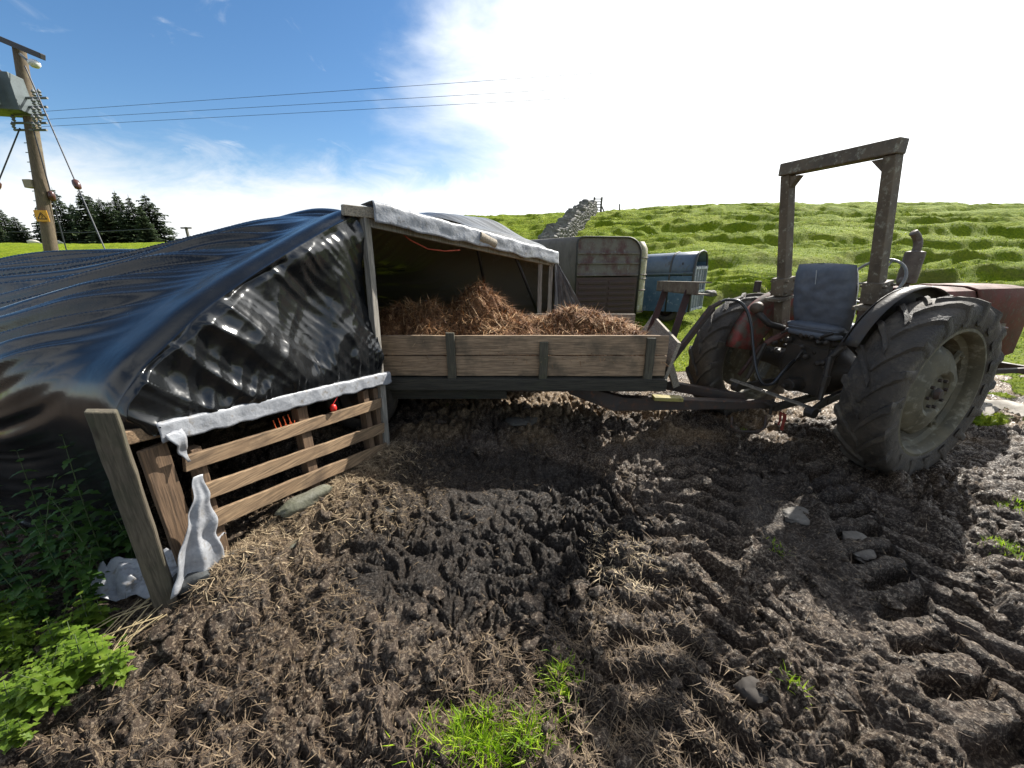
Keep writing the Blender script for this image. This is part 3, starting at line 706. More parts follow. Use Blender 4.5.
# pallet
pal = thing('pallet', 'long slatted pallet standing on edge as a fence below the black sheet', 'pallet', (-1.66, 1.42, 0), math.atan2(.945, .326))
for k, (z0, z1, h) in enumerate(((.675, .47, .078), (.50, .245, .085), (.335, .06, .09))):
    mb = MB(); mb.beam((.22, -.035, z0), (1.66, -.035, z1), .022, h, jit=.0016, n=14); mb.build('slat', M_WP, pal, bevel=.003)
for x_, z0, z1, w in ((.30, .0, .72, .05), (.93, -.08, .70, .075), (1.52, -.15, .62, .06), (1.64, -.15, .60, .05)):
    mb = MB(); mb.beam((x_, .012, z0), (x_, .012, z1), w, .06, up=(0, 1, 0), jit=.003, n=8); mb.build('stringer', M_WZ2, pal, bevel=.004)
# orange twine and a red tag behind the slats
M_RED = flat('red_plastic', (.75, .03, .02), .4)
tw = thing('twine', 'loop of orange-red baler twine hanging behind the top pallet slat', 'twine', (-1.42, 2.25, .68))
mb = MB()
for i in range(4):
    p = Vector((-1.40 + .012 * i, 2.08 + .03 * i, .70)); mb.tube([p, p + Vector((.0, .01, -.05)), p + Vector((.005, .03, -.10)), p + Vector((0, .045, -.11)), p + Vector((0, .055, -.06))], .0026, 5)
mb.build('cord', flat('orange_twine', (.7, .12, .03), .7), tw, world=True)
tg = thing('tag', 'small bright red plastic tag on a cord behind the top slat', 'tag', (-1.22, 2.5, .66))
p = Vector((-1.235, 2.48, .60)); mb = MB(); mb.lathe([(0, 0), (.02, .0), (.023, .02), (.018, .04), (.006, .047), (0, .048)], p, (0, 0, 1), 14); mb.build('tag_body', M_RED, tg, world=True, smooth=True)
mb = MB(); mb.tube([p + Vector((0, 0, .045)), p + Vector((.02, .05, .09)), p + Vector((.05, .14, .10))], .003, 5); mb.build('cord', M_RED, tg, world=True)

# ---------------------------------------------------------------- tipping trailer
M_CB = wood('trailer_board', (.50, .345, .21), (.23, .155, .095), 0, (.05, .047, .032), .50)
M_CSTK = wood('trailer_stake', (.13, .115, .075), (.07, .062, .045), 2, (.07, .08, .03), .56)
M_STEEL = worn('rusty_dark_steel', (.035, .03, .026), (.075, .045, .03), 9, (.55, .8), c3=(.15, .06, .03), t3=.6, bs=60)
M_YEL = worn('yellow_paint', (.42, .36, .10), (.30, .25, .08), 12, (.5, .7), c3=(.08, .05, .03), t3=.58)
M_MAROON = worn('maroon_steel', (.075, .03, .026), (.04, .022, .018), 9, (.5, .75), c3=(.15, .09, .06), t3=.62)
cart = thing('farm_trailer', 'wooden-sided farm trailer of weathered boards carrying strawy muck, backed into the shelter', 'trailer', (0, 3.9, 0))
xl, xr, yn, yf = -1.75, 1.36, 3.30, 4.60
mb = MB(); mb.beam((xl, yn, .885), (xr, yn, .885), .032, .172, jit=.002, n=16); mb.build('side_board', M_CB, cart, world=True, bevel=.004)
mb = MB(); mb.beam((xl, yn, .70), (xr, yn, .697), .032, .182, jit=.002, n=16); mb.build('side_board', M_CB, cart, world=True, bevel=.004)
mb = MB(); mb.beam((xl, yn - .035, .548), (xr + .01, yn - .035, .535), .07, .105, jit=.003, n=16); mb.build('sill_beam', M_DARKW, cart, world=True, bevel=.005)
for x_, zt in ((-.53, 1.0), (.275, .92), (1.2, .955)):
    mb = MB(); mb.beam((x_, yn - .036, .52), (x_, yn - .034, zt), .075, .035, up=(0, 1, 0), jit=.003, n=6); mb.build('stake', M_CSTK, cart, world=True, bevel=.004)
for z_, h in ((.90, .16), (.72, .18)):
    mb = MB(); mb.beam((xl, yf, z_), (xr + .1, yf, z_), .03, h, jit=.002, n=12); mb.build('side_board', M_WGX, cart, world=True, bevel=.004)
mb = MB(); mb.box(((xl + xr) / 2, (yn + yf) / 2, .575), (xr - xl - .02, yf - yn - .05, .035)); mb.build('deck', M_DARKW, cart, world=True)
mb = MB(); mb.add([(1.37, 3.325, .56), (1.46, 3.335, .90), (1.66, 4.58, .97), (1.40, 4.58, .56), (1.40, 3.32, .56), (1.49, 3.33, .895), (1.69, 4.58, .965), (1.43, 4.58, .56)],
                  [(0, 1, 2, 3), (7, 6, 5, 4), (1, 5, 6, 2), (0, 4, 5, 1), (3, 2, 6, 7), (0, 3, 7, 4)]); mb.build('end_board', M_WGX, cart, world=True, bevel=.003)
for y_ in (3.52, 4.38):
    mb = MB(); mb.beam((-1.7, y_, .45), (1.3, y_, .45), .07, .12, n=2); mb.build('chassis_beam', M_STEEL, cart, world=True, bevel=.004)
for x_ in (-1.2, -.3, .6, 1.25):
    mb = MB(); mb.beam((x_, 3.45, .525), (x_, 4.45, .525), .05, .05); mb.build('cross_member', M_STEEL, cart, world=True)
mb = MB(); mb.box((-.75, 3.45, .41), (1.4, .05, .14)); mb.build('mud_flap', M_DARKW, cart, world=True)
# drawbar to the tractor
mb = MB()
mb.add([(.55, 3.50, .47), (.55, 3.50, .36), (.95, 3.36, .24), (2.36, 3.27, .30), (2.36, 3.27, .36), (1.05, 3.36, .37),
        (.55, 3.60, .47), (.55, 3.60, .36), (.95, 3.46, .24), (2.36, 3.35, .30), (2.36, 3.35, .36), (1.05, 3.46, .37)],
       [(0, 1, 2, 5), (5, 2, 3, 4), (6, 11, 8, 7), (11, 10, 9, 8), (0, 5, 11, 6), (5, 4, 10, 11), (1, 7, 8, 2), (2, 8, 9, 3), (4, 3, 9, 10), (0, 6, 7, 1)])
mb.build('drawbar', M_STEEL, cart, world=True, bevel=.006)
mb = MB(); mb.beam((1.30, 3.335, .385), (1.56, 3.325, .378), .09, .035); mb.build('yellow_plate', M_YEL, cart, world=True, bevel=.004)
mb = MB(); mb.beam((.55, 4.35, .42), (2.2, 3.42, .34), .07, .09); mb.build('drawbar', M_STEEL, cart, world=True, bevel=.006)
mb = MB(); mb.tube([(2.36 + .05 * math.cos(t) , 3.31 + .05 * math.sin(t), .34) for t in np.linspace(0, 2 * PI, 17)], .016, 8, cap=False); mb.build('tow_eye', M_STEEL, cart, world=True, smooth=True)
# parking stand hanging under the drawbar
mb = MB(); pts = [at(u, v, 3.22) for u, v in ((732, 417), (731, 426), (736, 431), (758, 432), (765, 427), (766, 416))]; mb.tube(pts, .012, 8); mb.build('stand', M_STEEL, cart, world=True, smooth=True)
# trestle frame at the front with its channel beam, legs and lever
mb = MB()
for (a, b, w, h) in (((1.75, 3.60, 1.36), (1.75, 4.63, 1.34), .10, .10),):
    mb.beam((1.75, 3.60, 1.395), (1.75, 4.63, 1.35), .12, .012); mb.beam((1.75 - .054, 3.60, 1.34), (1.75 - .054, 4.63, 1.30), .012, .11); mb.beam((1.75, 3.60, 1.29), (1.75, 4.63, 1.25), .12, .012)
mb.build('channel_beam', worn('lichened_steel', (.20, .17, .11), (.11, .08, .05), 10, (.6, .8), c3=(.06, .03, .02), t3=.6), cart, world=True)
for a, b in (((1.74, 3.87, 1.31), (1.53, 3.76, .52)), ((1.74, 4.45, 1.27), (1.52, 4.40, .52))):
    mb = MB(); mb.beam(a, b, .02, .085, up=(0, 1, 0)); mb.beam(Vector(a) + Vector((-.03, -.035, 0)), Vector(b) + Vector((-.03, -.035, 0)), .06, .012, up=(0, 1, 0)); mb.build('frame_leg', M_MAROON, cart, world=True, bevel=.003)
mb = MB(); mb.beam((1.42, 3.42, .66), (1.80, 3.50, 1.19), .045, .05); mb.tube([(1.80, 3.50, 1.19), (1.87, 3.50, 1.235)], .022, 8); mb.tube([(1.76, 3.50, 1.12), (1.80, 3.50, 1.18)], .034, 8); mb.build('lever_arm', M_STEEL, cart, world=True, bevel=.003)
mb = MB()
hp = [Vector((1.87, 3.50, 1.235))] + [at(u, v, y) for u, v, y in ((726, 300, 3.5), (738, 301, 3.45), (746, 309, 3.4), (751, 325, 3.35), (753, 345, 3.3), (756, 368, 3.2), (762, 383, 3.15), (772, 384, 3.15), (782, 373, 3.2), (792, 362, 3.3), (801, 357, 3.42), (808, 357, 3.5))]
def cat(pts, m=6):
    out = []
    for i in range(len(pts) - 1):
        p0, p1, p2, p3 = pts[max(i - 1, 0)], pts[i], pts[i + 1], pts[min(i + 2, len(pts) - 1)]
        for k in range(m):
            t = k / m; out.append(.5 * ((2 * p1) + (p2 - p0) * t + (2 * p0 - 5 * p1 + 4 * p2 - p3) * t * t + (3 * p1 - p0 - 3 * p2 + p3) * t ** 3))
    return out + [pts[-1]]
M_HOSE = flat('black_hose', (.02, .021, .023), .28)
mb.tube(cat(hp), .0125, 10); mb.build('hydraulic_hose', M_HOSE, cart, world=True, smooth=True)
def tyre_prof(R, w, rr):
    return [(rr, w * .42), (rr + (R - rr) * .25, w * .5), (rr + (R - rr) * .6, w * .51), (R - .03, w * .46), (R - .008, w * .36), (R, 0), (R - .008, -w * .36), (R - .03, -w * .46), (rr + (R - rr) * .6, -w * .51), (rr + (R - rr) * .25, -w * .5), (rr, -w * .42)]
M_RUB = worn('dusty_rubber', (.028, .023, .019), (.090, .072, .053), 5, (.6, .85), c3=(.15, .125, .09), t3=.58, s3=7, bs=60, bd=.012, bump=.8)
for y_ in (3.5, 4.4):
    wh = MB(); wh.lathe(tyre_prof(.34, .18, .2), (-1.45, y_, .33), (0, 1, 0), 36); tyo = wh.build('wheel', M_RUB, cart, world=True, smooth=True)
    wh = MB(); wh.lathe([(0, -.03), (.08, -.03), (.12, -.01), (.2, -.03), (.2, .07)], (-1.45, y_, .33), (0, 1, 0), 28); wh.build('rim', M_STEEL, tyo, world=True, smooth=40)

# heap of muck in the trailer
def heapz(x, y):
    z = .80 + .0 * x
    z = z + .36 * np.exp(-(((x + .34) / .27) ** 2 + ((y - 3.98) / .36) ** 2) ** .85)
    z = z + .16 * np.exp(-(((x + .25) / .75) ** 2 + ((y - 3.9) / .5) ** 2))
    z = z + .30 * np.exp(-(((x + 1.12) / .30) ** 2 + ((y - 3.8) / .4) ** 2)) + .16 * np.exp(-(((x + .78) / .13) ** 2 + ((y - 3.7) / .25) ** 2))
    z = z + .22 * np.exp(-(((x - .62) / .26) ** 2 + ((y - 3.9) / .35) ** 2)) + .15 * np.exp(-(((x - 1.0) / .25) ** 2 + ((y - 3.75) / .3) ** 2))
    e = sstep(3.30, 3.45, y) * sstep(4.62, 4.45, y) * sstep(1.50, 1.2, x)
    z = z + e * (.11 * (billow(x * 4.5, y * 4.5, 301) - .6) + .065 * (billow(x * 10, y * 10, 302) - .6) + .032 * (billow(x * 24, y * 24, 303) - .6))
    return np.where(e > 0, .62 + (z - .62) * (.35 + .65 * e), z)
hx = np.linspace(-1.73, 1.40, 300); hy = np.linspace(3.32, 4.58, 130)
HX, HY = np.meshgrid(hx, hy, indexing='ij'); HZ = heapz(HX, HY)
ii = np.arange(299)[:, None] * 130; jj = np.arange(129)[None]
Fh_ = np.stack([ii + jj, ii + 130 + jj, ii + 131 + jj, ii + jj + 1], -1).reshape(-1, 4)
def mat_muck():
    t = NT('stable_muck'); o = t.tc.outputs['Object']; n = t.noise(o, 4, 7, .65); m = t.noise(o, 45, 6, .7)
    c = t.mix(t.ramp(n, [(.38, 0.), (.62, 1.)]), (.06, .024, .010), (.19, .085, .034)); c = t.mix(t.ramp(m, [(.45, 0.), (.62, 1.)]), c, (.36, .20, .09))
    return t.set(c, .85, 0, t.bump(m, .9, .02))
heap = npmesh('muck_heap', np.stack([HX, HY, HZ], -1).reshape(-1, 3), Fh_, mat_muck(), smooth=True)
tag(heap, 'peaked heap of red-brown strawy stable muck filling the wooden trailer', 'muck heap')
n = 42000; x = rng.uniform(-1.7, 1.36, n); y = rng.uniform(3.36, 4.54, n); z = heapz(x, y)
strips(x, y, z + rng.uniform(-.004, .012, n), rng.uniform(.03, .15, n), rng.uniform(.003, .008, n), rng.rand(n) * 2 * PI, rng.uniform(-.5, .7, n), rng.uniform(-.3, .5, n), 'straw', M_MUCK, np.clip(rng.rand(n) * .7 + .3 * np.clip(perlin(x * 5, y * 5, 310) + .4, 0, 1), 0, 1), parent=heap, kind='stuff')
mb = MB(); mb.tube([at(427, 322, 3.9), at(426, 300, 3.9)], .008, 6)
fk = mb.build('fork_handle', M_WG); fk.name = 'stick'; tag(fk, 'short thin stick poking up from the muck inside the shelter', 'stick')

# broken slatted panel propped against the trailer's end
for i in range(5):
    mb = MB(); x0 = 1.50 + i * .035; y0 = 3.60 + i * .13; mb.beam((x0 + .12, y0, .40), (x0, y0 + .02, .72), .07, .014, up=(.3, -1, 0), jit=.002, n=3); mb.build('rack_slat', M_WGX, cart, world=True)
mb = MB(); mb.beam((1.46, 3.56, .60), (1.66, 4.2, .60), .03, .03); mb.build('rack_batten', M_WGX, cart, world=True)
# front flap of the sheet beyond the far post, hanging from the lintel end
mb = MB(); nn_, mm_ = 60, 40; P = np.zeros((nn_, mm_, 3)); E2 = E_[13:]
L2 = np.concatenate([[0], np.cumsum(np.linalg.norm(np.diff(E2, axis=0), axis=1))])
for i in range(nn_):
    f = i / (nn_ - 1); ed_ = np.array([np.interp(f * L2[-1], L2, E2[:, k]) for k in range(3)]); ctr_ = np.array((.50, 4.86, 1.64 - 1.6 * f))
    for j in range(mm_):
        g_ = j / (mm_ - 1); p = ctr_ * (1 - g_) + ed_ * g_; fo = .5 - abs(float(perlin(g_ * 9, f * 1.2, 701))) * 1.9
        P[i, j] = p + np.array((.65, -.75, 0)) * (fo * .05 * min(1, f * 4) + .02)
mb.grid(P, flip=True); mb.build('front_flap', worn('grey_sheet', (.16, .16, .17), (.05, .05, .055), 8, (.25, .45), stretch=(3, 3, .3), bump=.3), shelter, world=True, smooth=True)
# ---------------------------------------------------------------- tractor (x forward, y left, z up)
trac = thing('tractor', 'old rusty red tractor with bare roll bar and grey seat, hitched to the trailer', 'tractor', (2.79, 3.405, 0), math.radians(20.5))
M_TRED = worn('faded_red_paint', (.30, .042, .030), (.13, .03, .022), 7, (.5, .8), c3=(.12, .10, .07), t3=.46, s3=9, bs=60)
M_HOOD = worn('rusted_bonnet', (.17, .038, .028), (.11, .062, .045), 5, (.55, .8), c3=(.15, .125, .09), t3=.57, s3=20, bs=70)
[x for x in M_HOOD.node_tree.nodes if x.type == 'BSDF_PRINCIPLED'][0].inputs['Specular IOR Level'].default_value = .15
M_ROPS = worn('lichened_rollbar', (.085, .062, .040), (.19, .145, .095), 6, (.6, .85), c3=(.38, .36, .27), t3=.58, s3=26, bs=50)
M_GREASE = worn('greasy_iron', (.022, .02, .017), (.055, .04, .028), 10, (.45, .75), c3=(.13, .12, .05), t3=.66, s3=25)
M_SEAT = worn('grey_vinyl', (.15, .165, .19), (.11, .12, .14), 4, (.55, .7), c3=(.2, .2, .21), t3=.7, bs=30, bump=.25)
M_RIM = worn('muddy_rim', (.075, .066, .040), (.16, .135, .082), 6, (.6, .85), c3=(.27, .245, .175), t3=.56, s3=16, bs=60)
M_EXH = worn('rusty_silencer', (.16, .125, .095), (.09, .06, .045), 9, (.5, .75), c3=(.30, .27, .23), t3=.58, metal=.2)
def tractor_wheel(cy, R, w, rr, side, nl, cx=0.0, cz=None, lugs=True):
    """wheel turned about the y axis; side = +1 when the outer face looks to +y"""
    cz = R - .03 if cz is None else cz
    h = R - rr
    base = MB(); Rc = R - .035
    prof = [(rr - .005, w * .40), (rr + .012, w * .455), (rr + .05, w * .47), (rr + h * .45, w * .5), (rr + h * .70, w * .485), (Rc - .02, w * .43), (Rc - .004, w * .30), (Rc, 0),
            (Rc - .004, -w * .30), (Rc - .02, -w * .43), (rr + h * .70, -w * .485), (rr + h * .45, -w * .5), (rr + .05, -w * .47), (rr + .012, -w * .455), (rr - .005, -w * .40)]
    base.lathe(prof, (cx, cy, cz), (0, 1, 0), 96)
    if lugs:
        for sd in (-1, 1):
            for i in range(nl):
                ph0 = 2 * PI * (i + (.5 if sd > 0 else 0)) / nl + random.uniform(-.01, .01)
                vs = []; fs = []; K = 11
                for k in range(K):
                    t = k / (K - 1)
                    if t < .78:
                        q = t / .78; yy = -.03 * w + q * .5 * w; phi = ph0 + (q ** .85) * .34; ro = R - .012 - .018 * q ** 3; rb = Rc - .03
                    else:
                        q = (t - .78) / .22; yy = .47 * w + .035 * w * q; phi = ph0 + .34 + .05 * q; ro = R - .03 - (.12) * q; rb = ro - .045
                    hw = (.029 + .008 * t) * (1 + random.uniform(-.15, .15)); da = hw / R; wear = random.uniform(-.004, .003)
                    ex = .0 if t < .78 else .016 * (1 - q * .8)
                    for (rr_, aa, y2) in ((rb, -da * 1.5, yy - (ex * .5 if t >= .78 else 0)), (ro + wear, -da * .7, yy + ex), (ro + wear, da * .7, yy + ex), (rb, da * 1.5, yy - (ex * .5 if t >= .78 else 0))):
                        a = phi + aa
                        vs.append((cx - math.cos(a) * rr_, cy + sd * y2, cz + math.sin(a) * rr_))
                for k in range(K - 1):
                    for j in range(3): 
                        q = (k * 4 + j, k * 4 + j + 1, k * 4 + 5 + j, k * 4 + 4 + j); fs.append(q if sd < 0 else q[::-1])
                fs.append((0, 3, 2, 1)); m = (K - 1) * 4; fs.append((m, m + 1, m + 2, m + 3)); base.add(vs, fs)
    wo_ = base.build('wheel', M_RUB, trac, smooth=50)
    # rim: flanges, drop centre
    rm = MB(); s = side
    rm.lathe([(rr + .018, s * w * .43), (rr + .022, s * w * .455), (rr - .004, s * w * .46), (rr - .022, s * w * .40), (rr - .03, s * w * .30), (rr - .032, s * w * .22), (rr - .062, s * w * .14), (rr - .066, -s * w * .12), (rr - .03, -s * w * .22), (rr - .02, -s * w * .40), (rr + .012, -s * w * .45)], (cx, cy, cz), (0, 1, 0), 72)
    rm.build('rim', M_RIM, wo_, smooth=35)
    return wo_, s, cz
YW = .72
for sd in (-1, 1):
    wo_, s, cz = tractor_wheel(sd * YW, .70, .31, .465, sd, 18, cz=.67 if sd < 0 else .58)
    yo = sd * (YW + .02)
    # dished centre disc with lobed edge, clamp lugs and hub
    ds = MB(); n = 72
    lob = lambda r, a, t, i: r * (1 + (.10 * max(0, math.cos(4 * t + .6)) ** 1.5 if i >= 5 else 0))
    ds.lathe([(0.0, s * .085), (.05, s * .085), (.075, s * .080), (.135, s * .078), (.150, s * .105), (.175, s * .115), (.265, s * .085), (.315, s * .05), (.325, s * .035)], (0, yo - s * .025, cz), (0, 1, 0), n, mod=lob)
    dd = ds.build('wheel_disc', M_RIM, wo_, smooth=40, solid=.008)
    for k in range(8):
        bt = MB(); a = 2 * PI * k / 8 + .2; c = Vector((math.cos(a) * .105, yo + s * .078, cz + math.sin(a) * .105)); bt.lathe([(0, s * .02), (.013, s * .02), (.013, 0)], c, (0, 1, 0), 6); bt.build('wheel_bolt', M_STEEL, wo_)
    bt = MB()
    bt.lathe([(0, s * .03), (.03, s * .028), (.042, s * .012), (.045, 0)], (0, yo + s * .083, cz), (0, 1, 0), 20)
    bt.build('hub_cap', M_STEEL, wo_, smooth=30)
    for k in range(4):
        a = 2 * PI * k / 4 + .6 / 4 * 1 + .55; cl = MB()
        d = Vector((math.cos(a), 0, math.sin(a))); c0 = Vector((0, yo + s * .02, cz))
        cl.beam(c0 + d * .30, c0 + d * .41, .055, .03, up=(0, 1, 0)); cl.tube([c0 + d * .375 + Vector((0, s * -.0, 0)), c0 + d * .375 + Vector((0, s * .035, 0))], .014, 6)
        cl.build('clamp', M_RIM, wo_, bevel=.004)
# rear axle, differential, gearbox
mb = MB(); mb.lathe([(.075, -.62), (.085, -.45), (.10, -.30), (.17, -.22), (.20, -.18), (.20, .18), (.17, .22), (.10, .30), (.085, .45), (.075, .62)], (0, 0, .67), (0, 1, 0), 24); mb.build('rear_axle', M_GREASE, trac, smooth=40)
mb = MB(); mb.box((.05, 0, .66), (.50, .36, .42)); mb.box((.02, 0, .90), (.42, .34, .12)); mb.tube([(-.20, 0, .52), (-.33, 0, .52)], [.07, .055], 12); mb.tube([(-.33, 0, .52), (-.40, 0, .52)], .02, 8); mb.box((.7, 0, .64), (.9, .34, .38)); mb.box((1.45, 0, .66), (.8, .36, .42)); mb.build('transmission', M_GREASE, trac, bevel=.02)
# lift arms, rods, lower links
for sd in (-1, 1):
    mb = MB(); mb.tube([(.0, sd * .14, .98), (-.02, sd * .22, .985), (-.10, sd * .25, .96), (-.34, sd * .28, .84)], [.03, .04, .034, .024], 8); mb.build('lift_arm', worn('rusty_lift_arm', (.16, .05, .035), (.09, .05, .035), 8, (.5, .8), c3=(.2, .18, .12), t3=.6) if sd > 0 else M_GREASE, trac, smooth=40)
    mb = MB(); mb.tube([(-.34, sd * .28, .85), (-.38, sd * .31, .66), (-.42, sd * .33, .50)], [.02, .026, .018], 8); mb.tube([(-.385, sd * .31, .62), (-.38, sd * .31, .70)], .034, 8); mb.build('lift_rod', M_GREASE, trac, smooth=40)
mb = MB(); mb.beam((.02, -.24, .47), (-.25, -.28, .45), .035, .07, n=2); mb.beam((-.25, -.28, .45), (-.50, -.33, .41), .03, .075, n=2, taper=.8); mb.tube([(-.50, -.30, .41), (-.50, -.37, .41)], .045, 12); mb.build('lower_link', M_GREASE, trac, bevel=.006)
mb = MB(); mb.beam((.02, .24, .47), (-.50, .36, .41), .03, .065, n=2); mb.tube([(-.50, .33, .41), (-.50, .40, .41)], .045, 12); mb.build('lower_link', M_GREASE, trac, bevel=.006)
# perforated drawbar across the links, seen slanting to the left
import mathutils
mb = MB(); a = Vector((-.42, -.35, .415)); b = Vector((-.66, .30, .52))
d = (b - a).normalized(); nh = 11; sdv = d.cross(Vector((0, 0, 1))).normalized()
mb.beam(a + sdv * .022, b + sdv * .022, .012, .014); mb.beam(a - sdv * .022, b - sdv * .022, .012, .014)
L = (b - a).length
for i in range(nh + 1):
    p = a + d * (L * i / nh); mb.beam(p - sdv * .022, p + sdv * .022, .02, .013)
mb.build('perforated_drawbar', worn('worn_bright_steel', (.16, .14, .11), (.26, .23, .19), 12, (.4, .6), metal=.3), trac, bevel=.002)
mb = MB(); mb.beam((.1, 0, .36), (-.50, -.02, .33), .07, .045); mb.beam((-.46, -.02, .37), (-.56, -.02, .37), .08, .02); mb.tube([(-.51, -.02, .27), (-.51, -.02, .42)], .014, 8); mb.build('swinging_drawbar', M_GREASE, trac, bevel=.005)
mb = MB(); mb.beam((-.44, -.10, .30), (-.435, -.10, .14), .028, .004, up=(1, 0, 0), n=3, jit=.006); mb.beam((-.44, -.07, .30), (-.43, -.06, .17), .02, .004, up=(1, 0, 0), n=3, jit=.006); mb.build('red_rag', flat('faded_red_cloth', (.30, .05, .035), .9), trac)
# fenders: arched top plate and inner side plate
def fender(sd, a0, a1, matl, rf, y0, y1, plate=True, name='fender'):
    mb = MB(); n = 22; cz = .67; A = np.linspace(a0, a1, n)
    P = np.zeros((n, 5, 3))
    for i, a in enumerate(A):
        for j, (r, y) in enumerate(((rf - .33 if plate else rf - .05, y0), (rf - .05, y0), (rf - .012, y0 + sd * .012), (rf, y0 + sd * .04), (rf - .01, y1))):
            P[i, j] = (-math.cos(a) * r, y, cz + math.sin(a) * r)
    P[..., 0] += (.12 if plate else 0)
    mb.grid(P); return mb.build(name, matl, trac, smooth=50, solid=.006)
fender(1, math.radians(10), math.radians(150), M_TRED, .65, .46, .56)
fender(-1, math.radians(28), math.radians(138), M_GREASE, .745, -.50, -.60, plate=False)
mb = MB(); n = 20; P = np.zeros((n, 4, 3))
for i, a in enumerate(np.linspace(math.radians(30), math.radians(136), n)):
    for j, r in enumerate((.40, .55, .68, .735)): P[i, j] = (-math.cos(a) * r, -.495, .67 + math.sin(a) * r)
mb.grid(P); mb.build('fender_plate', M_GREASE, trac, solid=.005)
# lamp and round cap on the far fender
mb = MB(); mb.lathe([(0, -.05), (.04, -.045), (.055, -.01), (.058, .02), (.04, .05), (0, .06)], (-.36, .42, 1.16), (1, .15, 0), 20); mb.build('rear_lamp', worn('lamp_shell', (.12, .085, .05), (.08, .05, .035), 9), trac, smooth=True)
mb = MB(); mb.tube([(-.30, .50, 1.30), (-.30, .50, 1.40)], .03, 10); mb.build('fuel_cap', M_STEEL, trac, smooth=40)
mb = MB(); mb.tube([(-.36, .40, 1.12), (-.28, .33, 1.02), (-.15, .27, .98)], .03, 8); mb.build('lamp_bracket', M_GREASE, trac, smooth=True)
# roll bar, leaning back
lean = .25; zb, zt = .86, 2.31
def rp(z, y): return Vector((-.08 - (z - 1.1) * lean, y, z))
for sd in (-1, 1):
    mb = MB(); y = sd * .365
    mb.beam(rp(zb, y), rp(1.30, y), .11, .085, up=(0, 1, 0)); mb.build('rollbar_foot', M_ROPS, trac, bevel=.006)
    mb = MB(); mb.beam(rp(1.22, y * .98), rp(2.27, y * .98), .095, .08, up=(0, 1, 0), taper=.92, n=3); mb.build('rollbar_post', M_ROPS, trac, bevel=.006)
    mb = MB(); c = rp(1.36, y); R = Matrix.Rotation(-.17, 3, 'Y'); mb.box(c + Vector((0, -sd * .0, 0)), (.15, .125, .16), R); mb.box(c + Vector((-.02, sd * .0, -.11)), (.19, .15, .03), R)
    for dx in (-.05, .05):
        for dz in (-.05, .05): mb.tube([c + R @ Vector((dx, -.085, dz)), c + R @ Vector((dx, .085, dz))], .012, 6)
    mb.build('rollbar_clamp', M_ROPS, trac, bevel=.005)
    g = MB(); p = rp(2.25, y * .92); g.add([p + Vector((-.03, 0, 0)), p + Vector((-.03, -sd * .09, 0)), p + Vector((-.03 + .02, 0, -.10)), p + Vector((.03, 0, 0)), p + Vector((.03, -sd * .09, 0)), p + Vector((.03 + .02, 0, -.10))], [(0, 1, 2), (5, 4, 3), (0, 3, 4, 1), (1, 4, 5, 2), (2, 5, 3, 0)]); g.build('gusset', M_ROPS, trac, bevel=.002)
mb = MB(); a, b = rp(zt, -.405), rp(zt, .405); mb.beam(a, b, .105, .095); mb.build('rollbar_crossbar', M_ROPS, trac, bevel=.008)
# seat: back cover, squab, side roll
def pad(w, h, t, c, R, mat, name, par=None, bulge=.03, pw=5, wr=0):
    n = 26; mb = MB(); P = np.zeros((n, n, 3)); Qb = np.zeros((n, n, 3))
    for i in range(n):
        for j in range(n):
            a = -1 + 2 * i / (n - 1); b = -1 + 2 * j / (n - 1)
            # squircle mapping
            a2 = a * math.sqrt(max(0, 1 - b * b * .16)) ; b2 = b * math.sqrt(max(0, 1 - a * a * .08))
            e = max(0, 1 - abs(a) ** pw) * max(0, 1 - abs(b) ** pw); e = e ** .45
            k = bulge * (1 - a * a) * (1 - b * b) + wr * float(perlin(a * 3 + b, b * 5, 401))
            f = R @ Vector((-(t / 2 * e + k), a2 * w / 2, b2 * h / 2)); g = R @ Vector((t / 2 * e + k * .5, a2 * w / 2, b2 * h / 2))
            P[i, j] = Vector(c) + f; Qb[i, j] = Vector(c) + g
    mb.grid(P); mb.grid(Qb, flip=True)
    return mb.build(name, mat, par or trac, smooth=True)
Rb = Matrix.Rotation(-.25, 3, 'Y')
sb = pad(.48, .56, .15, (-.17, -.02, 1.295), Rb, M_SEAT, 'seat_back', bulge=.02, wr=.012)
mb = MB(); mb.tube([(-.322, -.01, 1.51), (-.311, -.012, 1.45), (-.298, -.01, 1.40)], .003, 5); mb.build('tear', flat('pale_thread', (.5, .5, .48), .8), sb)
pad(.45, .46, .12, (-.02, -.02, 1.015), Matrix.Rotation(PI / 2 + .05, 3, 'Y'), M_SEAT, 'seat_squab', bulge=.02)
for k, z in enumerate((1.045, .985)):
    mb = MB(); mb.tube([(-.19, -.25, z), (-.212, -.20, z - .002), (-.22, -.02, z - .004), (-.212, .16, z), (-.19, .21, z)], [.015, .030, .033, .030, .015], 12); mb.build('seat_fold', M_SEAT, trac, smooth=True)
mb = MB(); mb.box((-.02, -.02, .93), (.34, .36, .06)); mb.box((.0, -.02, .90), (.2, .2, .05)); mb.build('seat_bracket', M_GREASE, trac, bevel=.008)
mb = MB(); mb.box((.02, -.33, 1.03), (.10, .03, .05)); mb.build('yellow_knob', M_YEL, trac, bevel=.01)
